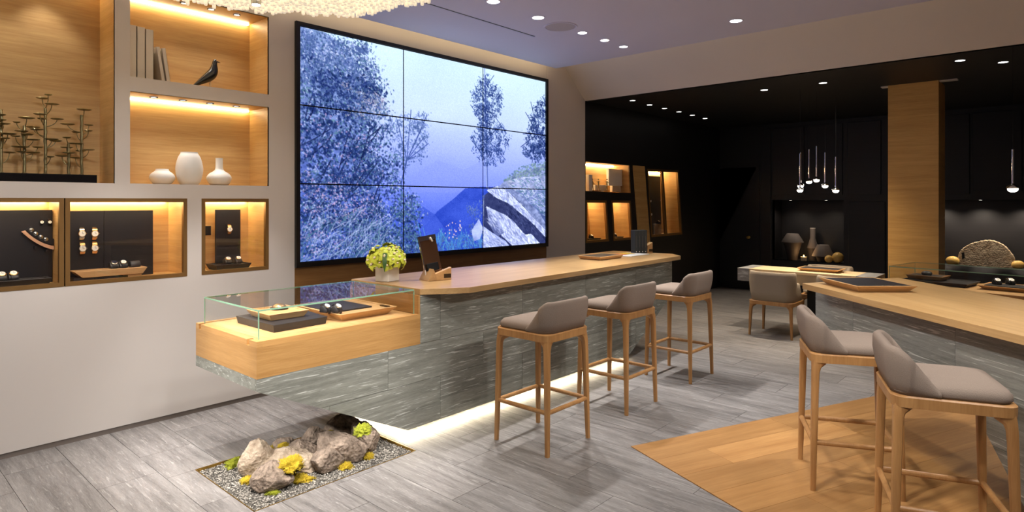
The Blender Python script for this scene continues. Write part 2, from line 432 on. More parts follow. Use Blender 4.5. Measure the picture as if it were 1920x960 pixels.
for (hid, _, x, y) in cand:
    hit = x < PX1 and x + TL > PX0 and y < PY1 and y + TW > PY0
    if hit:
        mb = MB()
        for (a, c, d, e) in ((x, min(x + TL, PX0), y, y + TW), (max(x, PX1), x + TL, y, y + TW),
                             (max(x, PX0), min(x + TL, PX1), y, min(y + TW, PY0)), (max(x, PX0), min(x + TL, PX1), max(y, PY1), y + TW)):
            if c - a > 0.004 and e - d > 0.004: mb.box(a + G, c - G, d + G, e - G, -0.008, 0.0)
        if not mb.f: continue
        mb.v = [(v[0] - x, v[1] - y, v[2]) for v in mb.v]
        o = mb.build('stone_tile', M['floor_stone'], floor, world=False); o.location = (x, y, 0); nt_ += 1
    elif not hid and nt_ < 300:
        o = bpy.data.objects.new('stone_tile', full); col.objects.link(o); o.location = (x, y, 0); o.parent = floor; nt_ += 1
    else:
        rest.box(x + G, x + TL - G, y + G, y + TW - G, -0.008, 0.0)
tag(rest.build('stone_tile_field', M['floor_stone'], floor), kind='stuff')
# brass edging of the pit
for (x0, x1, y0, y1) in ((PX0, PX1, PY0, PY0 + 0.004), (PX0, PX1, PY1 - 0.004, PY1), (PX0, PX0 + 0.004, PY0, PY1), (PX1 - 0.004, PX1, PY0, PY1)):
    MB().box(x0, x1, y0, y1, -0.12, 0.002).build('brass_edging', M['brass'], floor)
# oak floor inlay, planks along E2
inl = MB().prism([tuple(WA + E1 * a + E2 * c) for a, c in ((0, 0), (3.4, 0), (3.4, 3.3), (0, 3.3))], 0.0, 0.0015)
inlay = tag(inl.build('floor_oak_inlay', M['oak_floor']), kind='structure')
PW = 0.235
rr = random.Random(3)
for i in range(14):
    s = -rr.random() * 1.2; t0 = i * PW
    while s < 3.3:
        L = 1.1 + rr.random() * 0.7
        a, c = max(0, s), min(3.3, s + L)
        if c - a > 0.05:
            o = MB().box(0.0006, PW - 0.0006, 0, c - a - 0.0012, 0, 0.0035).build('oak_plank', M['oak_floor'], inlay, world=False)
            p = WA + E1 * t0 + E2 * a; o.location = (p.x, p.y, 0.0015); o.rotation_euler = (0, 0, math.radians(-22.5))
        s += L

# ceiling: floating white panel, cove above, sloped soffit, low black ceiling beyond
XCE, YCE = -4.62, 5.926
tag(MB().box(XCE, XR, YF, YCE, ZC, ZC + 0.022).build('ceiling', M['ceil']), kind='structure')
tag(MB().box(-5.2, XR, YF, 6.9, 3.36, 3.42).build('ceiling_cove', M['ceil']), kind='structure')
tag(MB().prism([(6.18, 3.36), (6.353, 3.213), (YS, ZD), (YS + 0.06, ZD), (YS + 0.06, 3.36)], XW, XR, 'x').build('trim_1', M['wall']), kind='structure')
tag(MB().box(-5.2, XR, YS + 0.002, YB + 0.2, ZD, ZD + 0.06).build('ceiling_black', M['blackmatte']), kind='structure')
tag(MB().box(XR, XR + 0.1, YF, YB + 0.2, 0, 3.42).build('wall_right', M['wall']), kind='structure')
tag(MB().box(-5.2, XR, YF - 0.1, YF, 0, 3.42).build('wall_front', M['wall']), kind='structure')

# left wall with its niches
YL0 = -2.6
NICH = {'big': rect(-0.20, 1.328, 1.673, 3.06), 'up': rect(1.42, 2.406, 2.405, 3.025), 'low': rect(1.42, 2.406, 1.674, 2.304)}
VIT = {'v1': rect(0.30, 1.046, 1.008, 1.573), 'v2': rect(1.051, 1.789, 1.008, 1.573), 'v3': rect(1.889, 2.406, 1.008, 1.573)}
wl = slab_holes(rect(YL0, 2.628, 0.035, 3.36), list(NICH.values()) + [rect(0.30, 1.789, 1.008, 1.573), VIT['v3']], XW - 0.02, XW)
wall_left = tag(wl.build('wall_left', M['wall']), kind='structure')
MB().box(-5.2, XW - 0.36, YL0, 2.628, 0.0, 3.36).build('wall_core', M['wall'], wall_left)
XNB = -5.112
for k, q in NICH.items(): lining(q, XW - 0.0005, XNB).build('niche_lining', M['oak_wall'], wall_left)
tag(MB().box(XW - 0.02, XW - 0.008, YL0, 6.75, 0, 0.04).build('baseboard_left', M['base']), kind='structure')
# screen wall: paint above, brown oak below
ws = MB().box(-5.2, XW - 0.012, 2.628, 5.944, 0.035, 3.36)
wall_screen = tag(ws.build('wall_screen', M['wall']), kind='structure')
for a, c in ((2.63, 3.74), (3.742, 4.85), (4.852, 5.942)):
    MB().box(XW - 0.012, XW - 0.004, a, c, 0.06, 1.0).build('oak_panel', M['oak_dark'], wall_screen)
tag(MB().box(-5.2, XW, 5.944, YS, 0.035, 3.36).build('wall_pier', M['wall']), kind='structure')

# cove LEDs
ld = thing('cove_light', 'hidden warm light strip glowing along the ceiling edge above the screen', 'light strip', (XCE + 0.03, 2.0, ZC + 0.025))
MB().box(XCE + 0.012, XCE + 0.042, YL0 + 0.2, YCE - 0.02, ZC + 0.024, ZC + 0.045).build('led_strip', M['led_cove'], ld)
ld = thing('cove_light', 'hidden warm light strip along the ceiling edge by the sloped soffit', 'light strip', (-1.0, YCE - 0.03, ZC + 0.025))
MB().box(XCE + 0.06, XR - 0.2, YCE - 0.042, YCE - 0.012, ZC + 0.024, ZC + 0.034).build('led_strip', emit('led_cove_soft', (1.0, 0.82, 0.56), 2.2), ld)

# ================================================================== CEILING FIXTURES
def downlight(x, y, z, label, power=0.0, r=0.058, target=None, spot=1.15, color=SOFT, group=None, lens='lens', ring='ceil', blend=0.6, soft=0.035):
    t = thing('recessed_downlight', label, 'downlight', (x, y, z), 0, group)
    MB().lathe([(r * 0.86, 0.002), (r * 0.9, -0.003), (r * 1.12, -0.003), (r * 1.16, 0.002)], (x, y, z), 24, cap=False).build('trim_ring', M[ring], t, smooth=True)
    MB().lathe([(r * 0.87, 0.0), (r * 0.87, -0.0015)], (x, y, z), 24).build('lens', M[lens], t)
    if power:
        l = lamp('SPOT', 'downlight_lamp', (x, y, z - 0.03), power, color, t, spot_size=spot, spot_blend=blend, shadow_soft_size=soft)
        aim(l, target if target else (x, y, 0))
    return t
GW = 'downlights in the white ceiling'
for (x, y, lb, p, tg) in (
    (-3.45, 3.611, 'round recessed downlight at the top edge beside the air slot', 1.0, (-3.3, 3.0, 0)),
    (-3.461, 4.185, 'round recessed downlight in white ceiling right beside the speaker grille', 1.0, (-2.75, 3.9, 0.4)),
    (-3.461, 4.843, 'first small downlight past the speaker grille in the white ceiling', 0.8, (-2.7, 4.4, 0.3)),
    (-3.456, 5.215, 'middle of three small downlights between speaker grille and soffit', 0.8, (-2.7, 5.0, 0.3)),
    (-3.455, 5.56, 'small downlight closest to the sloped soffit in the white ceiling', 0.8, (-2.9, 5.8, 0.2)),
    (-2.221, 5.431, 'lone downlight in the white ceiling close to the right soffit edge', 1.0, (-2.0, 5.3, 0))):
    downlight(x, y, ZC, lb, P_ROOM * p, 0.058 if p == 1.0 else 0.048, tg, group=GW)
# unseen downlights added above and behind the viewpoint, several aimed to lighten shaded spots
GX = 'ceiling downlights added outside the picture'
for (x, y, tx, ty, p, sp) in ((-1.7, 0.3, -4.6, 0.6, 0.55, 1.3), (-2.0, 2.6, -3.3, 2.1, 1.2, 0.62), (-1.2, 3.2, -1.2, 3.5, 0.7, 1.2), (-1.0, 1.2, -4.78, 1.7, 1.0, 1.0), 
                         (-0.6, 4.6, -0.4, 4.5, 1.0, 1.2), (1.2, 2.9, -3.24, 3.0, 1.5, 0.42), (1.2, 3.9, -3.24, 3.8, 1.5, 0.42), (1.2, 4.9, -3.24, 4.5, 1.5, 0.42), (1.2, 5.7, -3.24, 5.3, 1.5, 0.42), (-1.6, 0.5, -0.65, 4.3, 3.0, 0.5), (0.5, 1.7, -3.45, 2.0, 3.0, 0.30), (-3.95, -1.6, -3.95, 1.9, 5.0, 0.42), (-3.1, -2.2, -3.45, 2.2, 6.0, 0.26), (0.4, 2.6, -0.4, 3.3, 1.0, 1.2), (-1.6, 1.9, -3.2, 2.1, 1.0, 1.0),
                         (0.2, 0.2, -0.3, 1.5, 1.0, 1.6), (-2.4, -0.8, -4.7, 0.0, 0.6, 1.3), (1.6, 4.4, 0.8, 3.8, 1.0, 1.3)):
    downlight(x, y, ZC, 'unseen round downlight added to the white ceiling outside the picture', P_ROOM * p, 0.055, (tx, ty, 0.3), sp, group=GX, soft=0.10)
GB = 'downlights in the black ceiling'
NB = ['nearest', 'second', 'third', 'fourth', 'fifth', 'farthest']
for i, (u, v) in enumerate([(1186, 188.5), (1218, 196.5), (1246, 203), (1273, 209.5), (1298, 216), (1322, 222)]):
    q = pz(u, v, ZD); downlight(q.x, q.y, ZD, '%s of six small downlights in a row above the black wall shelves' % NB[i], P_DARK * 0.7, 0.04, (q.x + 0.9, q.y, 0), 1.2, WARM, GB, 'lens', 'blackmatte')
for (u, v, lb, tg, an) in ((1433, 168.5, 'downlight in black ceiling left of the oak column, closer to the row of six', (-2.7, 7.3, 0.3), 1.3), (1543, 155.5, 'downlight in black ceiling left of the oak column, closer to the column', (-1.9, 7.5, 0.5), 1.3),
                   (1800, 113.5, 'downlight in black ceiling just right of the oak column', (0.0, 11.0, 0.80), 0.36), (1881, 116.5, 'downlight in black ceiling at the far right edge', (-0.4, 6.6, 0.9), 1.0)):
    q = pz(u, v, ZD); downlight(q.x, q.y, ZD, lb, P_DARK * 2.6, 0.045, tg, an, WARM, GB, 'lens', 'blackmatte', 1.0)
# speaker grille
q = (-3.488, 4.539)
t = thing('ceiling_speaker', 'large pale round speaker grille in the white ceiling between downlights', 'speaker', (q[0], q[1], ZC))
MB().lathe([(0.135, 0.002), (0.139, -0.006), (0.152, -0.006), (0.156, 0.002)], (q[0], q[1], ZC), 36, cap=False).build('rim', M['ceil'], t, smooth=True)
MB().lathe([(0.136, 0.0), (0.136, -0.003)], (q[0], q[1], ZC), 36).build('grille', M['speaker'], t)
# linear air slot
t = thing('air_slot', 'thin black linear air slot in the white ceiling beside the screen', 'air vent', (-3.877, 3.7, ZC))
MB().box(-3.884, -3.870, 2.75, 4.637, ZC - 0.0015, ZC).build('slot', M['blackmatte'], t)
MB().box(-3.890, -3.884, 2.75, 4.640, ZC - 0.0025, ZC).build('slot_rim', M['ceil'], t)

# chandelier of hanging rods, above the gravel bed
CHX, CHY, CHR = -3.285, 1.611, 1.10
ch = thing('chandelier', 'round cream chandelier of many short hanging rods above the gravel bed', 'chandelier', (CHX, CHY, ZC))
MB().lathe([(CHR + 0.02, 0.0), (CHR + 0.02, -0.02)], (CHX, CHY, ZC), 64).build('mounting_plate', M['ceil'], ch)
rods = []; sp = 0.037; rr = random.Random(11)
for iy in range(-36, 37):
    for ix in range(-36, 37):
        x = CHX + (ix + (iy % 2) * 0.5) * sp + rr.uniform(-.004, .004); y = CHY + iy * sp * 0.87 + rr.uniform(-.004, .004)
        d = math.hypot(x - CHX, y - CHY)
        if d > CHR: continue
        zb = 2.893 - 0.012 * math.sin(ix * 0.35) + rr.uniform(-0.016, 0.016) - 0.012 * (d / CHR) ** 2
        q = proj((x, y, zb)); rods.append((-q[1] if -30 < q[0] < 1950 else 999, x, y, zb))
rods.sort()
rodmesh = MB().lathe([(0.010, 0.0), (0.0125, 0.008), (0.0125, 0.255)], n=7).mesh('rod'); rodmesh.materials.append(M['rod']); rodmesh.shade_smooth()
more = MB()
for i, (k, x, y, zb) in enumerate(rods):
    if i < 300:
        o = bpy.data.objects.new('rod', rodmesh); col.objects.link(o); o.parent = ch; o.location = (x - CHX, y - CHY, zb - ZC)
    else:
        more.lathe([(0.010, zb), (0.0125, zb + 0.008), (0.0125, ZC - 0.015)], (x, y, 0), 6)
tag(more.build('rod_field', M['rod'], ch), kind='stuff')
for (x, y, tx, ty, p, sz) in ((-4.10, 1.35, -4.15, 1.30, 0.55, 1.1), (-4.05, 1.95, -4.28, 2.15, 0.75, 0.9), (-3.75, 0.95, -4.0, 0.65, 0.55, 1.2), (-2.75, 1.35, -3.35, 1.95, 1.9, 0.75), (-2.9, 0.9, -3.0, 0.9, 0.5, 1.3)):  # spots added under the rods to fill floor, wall and rocks
    l = lamp('SPOT', 'chandelier_fill_spot', (x, y, 2.85), P_ROOM * p, SOFT, ch, spot_size=sz, spot_blend=0.5, shadow_soft_size=0.03); aim(l, (tx, ty, 0))
    MB().lathe([(0.03, 2.862), (0.034, 2.885), (0.03, 3.0)], (x, y, 0), 16).build('fill_spot_holder', M['steel'], ch, smooth=True)
    MB().lathe([(0.026, 2.858), (0.026, 2.862)], (x, y, 0), 16).build('lamp_lens', M['lens'], ch)

# ================================================================== NICHES OF THE LEFT WALL
def niche_led(quad, label, xback, mat='led', w=None):
    y0, y1 = quad[0][0], quad[1][0]; zt = quad[2][1]
    t = thing('niche_light', label, 'light strip', (xback + 0.03, (y0 + y1) / 2, zt))
    MB().box(xback + 0.008, xback + 0.030, y0 + 0.02, y1 - 0.02, zt - 0.012, zt - 0.002).build('led_strip', M[mat], t)
    return t
niche_led(NICH['big'], 'warm light strip at the top back of the tall oak niche with candle trees', XNB, 'led')
niche_led(NICH['up'], 'warm light strip above the books and the black bird', XNB)
niche_led(NICH['low'], 'warm light strip above the three white vases', XNB)
def puck(x, y, z, label, group, p=4.0):
    t = thing('puck_light', label, 'puck light', (x, y, z), 0, group)
    MB().lathe([(0.027, 0.0), (0.029, -0.006), (0.021, -0.007), (0.020, -0.001)], (x, y, z), 20, cap=False).build('ring', M['bezel'], t, smooth=True)
    MB().lathe([(0.0205, -0.001), (0.0205, -0.004)], (x, y, z), 20).build('lens', M['lens_small'], t)
    l = lamp('SPOT', 'puck_lamp', (x, y, z - 0.015), p, SOFT, t, spot_size=1.5, spot_blend=0.7, shadow_soft_size=0.02); l.rotation_euler = (0, 0, 0)
ORD = ['first', 'second', 'third', 'fourth']
for i, (u, v) in enumerate([(345, 5), (396, 16.6), (444, 27)]):
    q = pz(u, v, 3.024); puck(q.x, q.y, 3.024, '%s puck light from the left above the black bird' % ORD[i], 'puck lights of the bird niche')
for i, (u, v) in enumerate([(288, 181.7), (343, 187.5), (394, 193.4), (443, 199)]):
    q = pz(u, v, 2.303); puck(q.x, q.y, 2.303, '%s puck light from the left above the white vases' % ORD[i], 'puck lights of the vase niche')

for i, yy0 in enumerate((0.25, 0.62, 1.0)):  # unseen pucks, added to brighten the tall niche
    puck(-4.95, yy0, 3.058, '%s unseen puck light from the left, added above the candle trees' % ORD[i], 'puck lights added to the tall niche', 9.0)

# books
def book(y0, y1, z0, h, label, lean=0.0, x0=-5.05, x1=-4.83):
    t = thing('book', label, 'book', ((x0 + x1) / 2, (y0 + y1) / 2, z0), 0, 'cream books in the niche')
    w = (y1 - y0); X = (x1 - x0) / 2; c = 0.003
    MB().box(-X + 0.006, X - 0.003, -w / 2 + c, w / 2 - c, 0.003, h - 0.004).build('pages', M['ceramic'], t, world=False)
    cv = MB(); cv.box(-X, X, -w / 2, -w / 2 + c, 0, h); cv.box(-X, X, w / 2 - c, w / 2, 0, h); cv.box(X - 0.003, X, -w / 2, w / 2, 0, h)
    cv.build('cover', M['cream'], t, world=False, bevel=0.0008, seg=1)
    t.rotation_euler = (lean, 0, 0)
    return t
zb = 2.405
yy = lambda u: px(u, 150, -4.83).y
bw = (yy(289) - 1.424) / 3
book(1.424, 1.424 + bw - 0.004, zb, 0.365, 'tall cream book standing against the left niche side')
book(1.424 + bw, 1.424 + 2 * bw - 0.004, zb, 0.362, 'tall cream book between two others in the niche')
book(1.424 + 2 * bw, 1.424 + 3 * bw - 0.004, zb, 0.355, 'tall cream book beside the two short leaning ones')
y3 = 1.424 + 3 * bw
book(y3 + 0.050, y3 + 0.074, zb + 0.0015, 0.245, 'short cream book leaning against the tall ones', 0.155)
book(y3 + 0.082, y3 + 0.108, zb + 0.0015, 0.242, 'short cream book leaning, outermost of the row', 0.14)

# bird
bp = px(392, 157, -4.93); by = bp.y; bz = zb
t = thing('bird_figurine', 'black wooden bird figurine on thin wire legs in the upper niche', 'figurine', (-4.93, by, bz))
pts = [(-0.125, 0.012, 0.004), (-0.09, 0.035, 0.014), (-0.045, 0.068, 0.027), (-0.005, 0.097, 0.038), (0.022, 0.125, 0.040), (0.036, 0.155, 0.034), (0.040, 0.185, 0.025), (0.041, 0.205, 0.0185), (0.044, 0.224, 0.0185), (0.046, 0.238, 0.0135), (0.046, 0.245, 0.005)]
bm_ = MB().tube([(-4.93, by + p[0], bz + p[1]) for p in pts], [p[2] for p in pts], 16)
bm_.build('body', M['birdblack'], t, smooth='all', sub=1)
MB().tube([(-4.93, by + 0.055, bz + 0.228), (-4.93, by + 0.070, bz + 0.226), (-4.93, by + 0.086, bz + 0.223)], [0.007, 0.004, 0.001], 8).build('beak', M['birdblack'], t, smooth='all')
for s in (-1, 1):
    MB().tube([(-4.93 + s * 0.012, by + 0.005, bz + 0.075), (-4.93 + s * 0.013, by + 0.012, bz + 0.003), (-4.93 + s * 0.013, by + 0.030, bz + 0.002)], 0.0018, 6).build('leg', M['steel'], t, smooth='all')
    MB().sphere((-4.93 + s * 0.0165, by + 0.050, bz + 0.230), 0.0028, 8, 6).build('eye', M['dial'], t, smooth='all')

# white vases
def lathe_thing(name, label, cat, x, y, z, prof, mat, group=None, n=32, part='body', extra=None):
    t = thing(name, label, cat, (x, y, z), 0, group)
    MB().lathe(prof, (x, y, z), n).build(part, mat, t, smooth=True)
    if extra:
        for nm, pr, mm in extra: MB().lathe(pr, (x, y, z), n).build(nm, mm, t, smooth=True)
    return t
def smooth_prof(pts, k=5):
    out = []
    P = [Vector(p) for p in pts]
    for i in range(len(P) - 1):
        a, b_, c, d = P[max(i - 1, 0)], P[i], P[i + 1], P[min(i + 2, len(P) - 1)]
        for j in range(k):
            s = j / k
            q = 0.5 * ((2 * b_) + (c - a) * s + (2 * a - 5 * b_ + 4 * c - d) * s * s + (3 * b_ - a - 3 * c + d) * s ** 3)
            out.append((max(q.x, 0.001), q.y))
    return out + [tuple(P[-1])]
zl = 1.675; xv = -4.93
sc_ = 4.3 / 1170.0
v1 = px(304, 344, xv).y; v2 = px(355, 345, xv).y; v3 = px(411, 345, xv).y
lathe_thing('vase', 'squat white ceramic vase, lowest of the three in the niche', 'vase', xv, v1, zl,
            smooth_prof([(0.040, 0), (0.062, 0.008), (0.084, 0.045), (0.074, 0.075), (0.048, 0.097), (0.041, 0.112)]) + [(0.036, 0.112), (0.034, 0.09)], M['ceramic'], 'white vases in the niche')
lathe_thing('vase', 'tall barrel-shaped white ceramic vase between two smaller ones', 'vase', xv, v2, zl,
            smooth_prof([(0.058, 0), (0.078, 0.03), (0.092, 0.095), (0.092, 0.14), (0.078, 0.20), (0.060, 0.235), (0.059, 0.245)]) + [(0.053, 0.245), (0.05, 0.21)], M['ceramic'], 'white vases in the niche')
lathe_thing('vase', 'white ceramic bottle vase with narrow neck, right of the barrel vase', 'vase', xv, v3, zl,
            smooth_prof([(0.045, 0), (0.070, 0.012), (0.090, 0.055), (0.074, 0.088), (0.040, 0.112), (0.028, 0.135), (0.026, 0.20), (0.028, 0.213)]) + [(0.023, 0.213), (0.021, 0.18)], M['ceramic'], 'white vases in the niche')

# candle trees on a black plinth
pl0, pl1 = 0.25, px(182, 335, -4.86).y
ztop = px(100, 326, -4.86).z
t = thing('display_plinth', 'long glossy black plinth under the bronze candle trees', 'plinth', (-4.95, 0.8, 1.674))
MB().box(-5.05, -4.86, pl0, pl1, 1.6745, ztop).build('plinth_block', plain('gloss_black', lin(16, 15, 18), 0.12), t, bevel=0.002)
TREES = [(10, 270, [(8, 272, 14), (10, 312, 35), (15, 358, 35), (30, 393, 50), (70, 485, 62), (35, 525, 45), (85, 652, 48)], 'at the left picture edge'),
         (218, 410, [(240, 342, 62), (150, 380, 28), (195, 460, 50), (245, 490, 48), (140, 505, 35), (300, 537, 50), (182, 602, 68), (190, 645, 38), (295, 654, 55), (340, 605, 40)], 'second from the left edge'),
         (408, 255, [(380, 165, 48), (435, 133, 30), (468, 217, 55), (360, 308, 50), (378, 348, 38), (515, 352, 50), (297, 425, 55), (330, 445, 52), (468, 533, 52), (500, 548, 50), (455, 690, 30)], 'tallest, in the middle of the plinth'),
         (618, 575, [(600, 518, 35), (600, 608, 50), (620, 656, 50), (558, 683, 55)], 'shortest, left of the last one'),
         (735, 315, [(758, 268, 62), (608, 398, 58), (800, 405, 38), (795, 457, 35), (692, 470, 42), (685, 573, 60), (800, 628, 50), (730, 638, 45), (680, 700, 45)], 'closest to the right niche side')]
rr = random.Random(2)
for (tx, ty, discs, lb) in TREES:
    b0 = px(tx / 4.8, 327, -4.955); y0 = b0.y
    t = thing('candle_tree', 'bronze branching candle tree with flat dishes, ' + lb, 'candle holder', (-4.955, y0, ztop), 0, 'bronze candle trees on the plinth')
    zt = px(tx / 4.8, 150 + ty / 4.8, -4.955).z
    n = 14; pts = [(-4.955 + rr.uniform(-.0015, .0015), y0 + rr.uniform(-.002, .002), ztop + (zt - ztop) * i / n) for i in range(n + 1)]
    MB().tube(pts, [0.0095 if i % 2 else 0.008 for i in range(n + 1)], 8).build('trunk', M['candle'], t, smooth=True)
    MB().lathe([(0.018, 0), (0.016, 0.004), (0.009, 0.008)], (-4.955, y0, ztop), 14).build('foot', M['candle'], t, smooth=True)
    for (cx_, cy_, hw) in discs:
        xd = -4.955 + rr.uniform(-0.05, 0.06)
        c = px(cx_ / 4.8, 150 + cy_ / 4.8, xd); r = hw / 4.8 * 4.05 / 1170.0
        d = MB().lathe([(0.004, -0.006), (r * 0.7, -0.004), (r, 0.002), (r * 0.97, 0.0035), (r * 0.5, 0.0), (0.001, -0.001)], c, 20).build('dish', M['candle'], t, smooth=True)
        ja = min(zt, c.z - 0.045 - 0.03 * rr.random()); ja = max(ja, ztop + 0.02)
        a = Vector((-4.955, y0, ja)); m1 = Vector((c.x * 0.8 + a.x * 0.2, c.y * 0.9 + a.y * 0.1, ja + (c.z - ja) * 0.25)); e = Vector((c.x, c.y, c.z - 0.004))
        if abs(c.y - y0) < 0.004: a = Vector((-4.955, y0, min(zt, c.z - 0.01)))
        bz_ = [((1 - s) ** 2) * a + 2 * (1 - s) * s * m1 + s * s * e for s in [k / 7 for k in range(8)]]
        MB().tube(bz_, 0.0028, 6).build('branch', M['candle'], d, smooth='all')

# ------------------------------------------------------------------ watches
def watch_parts(t, mat4, r=0.021, strap='leather', case='gold', dial='dial'):
    # watch lying in local x-y plane with face +z, strap along y
    ca_ = MB().lathe([(r, 0.0), (r * 1.06, 0.004), (r * 1.0, 0.009), (r * 0.85, 0.0105)], n=20).xf(mat4).build('case', M[case], t, world=False, smooth=True)
    dl_ = MB().lathe([(r * 0.85, 0.0095), (r * 0.84, 0.011)], n=20).xf(mat4).build('dial', M[dial], t, world=False)
    hd = MB(); hd.box(-0.0008, 0.0008, 0, r * 0.6, 0.011, 0.0116); hd.box(0, r * 0.45, -0.0008, 0.0008, 0.011, 0.0116)
    hd.xf(mat4).build('hands', M['bezel'], dl_, world=False)
    MB().tube([Vector((r * 1.05, 0, 0.005)), Vector((r * 1.22, 0, 0.005))], 0.003, 8).xf(mat4).build('crown', M[case], ca_, world=False, smooth='all')
    for s in (-1, 1):
        w = r * 0.68
        pth = [(s * r * 0.9, 0.005), (s * r * 1.35, 0.002), (s * r * 1.8, -0.008), (s * r * 2.05, -0.022)]
        mb = MB(); n = len(pth)
        for i, (yy_, zz) in enumerate(pth):
            ww = w * (1 - 0.08 * i)
            mb.v += [(-ww, yy_, zz), (ww, yy_, zz), (ww, yy_, zz - 0.004), (-ww, yy_, zz - 0.004)]
        for i in range(n - 1):
            k = 4 * i; mb.f += [(k, k + 1, k + 5, k + 4), (k + 1, k + 2, k + 6, k + 5), (k + 2, k + 3, k + 7, k + 6), (k + 3, k, k + 4, k + 7)]
        mb.f += [(0, 3, 2, 1), (4 * n - 4, 4 * n - 3, 4 * n - 2, 4 * n - 1)]
        mb.xf(mat4).build('strap', M[strap], t, world=False, smooth=True)
def wall_watch(x, y, z, label, group, r=0.021, case='gold', dial='dial', strap='gold'):
    t = thing('wristwatch', label, 'watch', (x, y, z), 0, group)
    m4 = Matrix(((0, 0, 1), (1, 0, 0), (0, 1, 0))).to_4x4()
    watch_parts(t, Matrix.Translation((0.026, 0, 0)) @ m4, r, strap, case, dial)
    MB().lathe([(0.010, 0.0), (0.010, 0.026)], (0, 0, 0), 12, axis='x').build('peg', M['velvet'], t, world=False, smooth=True)
    return t
def cushion_watch(x, y, z, label, group, rz=0.0, r=0.021, case='gold', dial='dial', strap='leather', tilt=0.6):
    t = thing('wristwatch', label, 'watch', (x, y, z), rz, group)
    # cushion: rounded block, watch tilted towards the room (+x)
    MB().prism([(-0.028, 0), (0.030, 0), (0.030, 0.018), (0.004, 0.044), (-0.012, 0.044), (-0.028, 0.028)], -0.026, 0.026, 'y').build('cushion', M['leather'], t, world=False, bevel=0.006, seg=2, smooth=True)
    rot = Matrix.Rotation(PI / 2, 4, 'Z'); m4 = Matrix.Translation((0.012, 0, 0.036)) @ Matrix.Rotation(tilt, 4, 'Y') @ rot
    watch_parts(t, m4, r, strap, case, dial)
    return t
def wedge_tray(name, label, cat, c, L, W, H, rz, mat, inlay=None, flare=0.035, group=None, inset=None, plaque=False):
    # shallow tray whose sides slope out towards the top; local x long side
    t = thing(name, label, cat, c, rz, group)
    mb = MB(); f = flare; a, b_ = L / 2, W / 2
    lo = [(-a + f, -b_ + f), (a - f, -b_ + f), (a - f, b_ - f), (-a + f, b_ - f)]; hi = [(-a, -b_), (a, -b_), (a, b_), (-a, b_)]
    k = 0.022; hi2 = [(-a + k, -b_ + k), (a - k, -b_ + k), (a - k, b_ - k), (-a + k, b_ - k)]
    vs = [(p[0], p[1], 0) for p in lo] + [(p[0], p[1], H) for p in hi] + [(p[0], p[1], H) for p in hi2] + [(p[0], p[1], H - 0.006) for p in hi2]
    fs = [(3, 2, 1, 0), (12, 13, 14, 15)]
    for i in range(4):
        j = (i + 1) % 4; fs += [(i, j, 4 + j, 4 + i), (4 + i, 4 + j, 8 + j, 8 + i), (8 + i, 8 + j, 12 + j, 12 + i)]
    mb.add(vs, fs).build('body', mat, t, world=False, bevel=0.0015, seg=1)
    if inlay:
        i0, i1, j0, j1 = inset if inset else (-a + k, a - k, -b_ + k, b_ - k)
        MB().box(i0, i1, j0, j1, H - 0.0055, H + (0.004 if inset else -0.001)).build('mat', inlay, t, world=False)
    if plaque:
        MB().box(a - 0.13, a - 0.05, b_ - 0.05, b_ - 0.025, H - 0.004, H + 0.001).build('plaque', M['plaque'], t, world=False)
    return t

# ------------------------------------------------------------------ vitrines
def vitrine(key, label, fr=0.026, led='led_vit'):
    q = VIT[key]; y0, y1, z0, z1 = q[0][0], q[1][0], q[0][1], q[2][1]
    t = thing('vitrine', label, 'display case', (XW, (y0 + y1) / 2, z0))
    lining([(y0 + 0.012, z0 + 0.012), (y1 - 0.012, z0 + 0.012), (y1 - 0.012, z1 - 0.012), (y0 + 0.012, z1 - 0.012)], XW - 0.03, XNB, 0.010).build('lining', M['oak_wall'], t)
    g = 0.0008; y0 += g; y1 -= g; z0 += g; z1 -= g
    f_ = MB(); f_.box(XW - 0.03, XW + 0.002, y0, y1, z0, z0 + fr); f_.box(XW - 0.03, XW + 0.002, y0, y1, z1 - fr, z1)
    f_.box(XW - 0.03, XW + 0.002, y0, y0 + fr, z0 + fr, z1 - fr); f_.box(XW - 0.03, XW + 0.002, y1 - fr, y1, z0 + fr, z1 - fr)
    f_.build('frame', M['bronze'], t)
    MB().box(XW - 0.018, XW - 0.014, y0 + fr, y1 - fr, z0 + fr, z1 - fr).build('glass_pane', M['glass'], t)
    MB().box(XNB + 0.004, XNB + 0.03, y0 + 0.03, y1 - 0.03, z1 - 0.026, z1 - 0.016).build('led_strip', M[led], t)
    MB().box(XW - 0.055, XW - 0.035, y0 + 0.03, y1 - 0.03, z1 - 0.024, z1 - 0.016).build('front_led_strip', emit('led_vitrine_front', (1, 0.88, 0.66), 26.0), t)
    return t
VT1 = vitrine('v1', 'bronze-framed wall vitrine cut by the left picture edge')
VT2 = vitrine('v2', 'bronze-framed wall vitrine with four watches on a black panel')
VT3 = vitrine('v3', 'small bronze-framed wall vitrine nearest to the screen')
zf = 1.008 + 0.0125; XP = -5.02
def panel(y0, y1, z0, z1, vt, x=XP, th=0.018, mat='velvet'):
    return tag(MB().box(x, x + th, y0, y1, z0, z1).build('back_panel', M[mat], vt, bevel=0.001, seg=1), 'black display panel')
X2 = XP + 0.018
panel(0.32, 1.031, zf, px(60, 394, X2).z, VT1)
y2a, y2m, y2b = px(131, 450, X2).y, px(195, 450, X2).y, px(287, 450, X2).y; z2 = px(200, 395, X2).z
panel(1.072, y2m - 0.001, zf, z2, VT2)
panel(y2m + 0.001, y2b, zf, z2, VT2)
WG = 'four watches on the black panel'
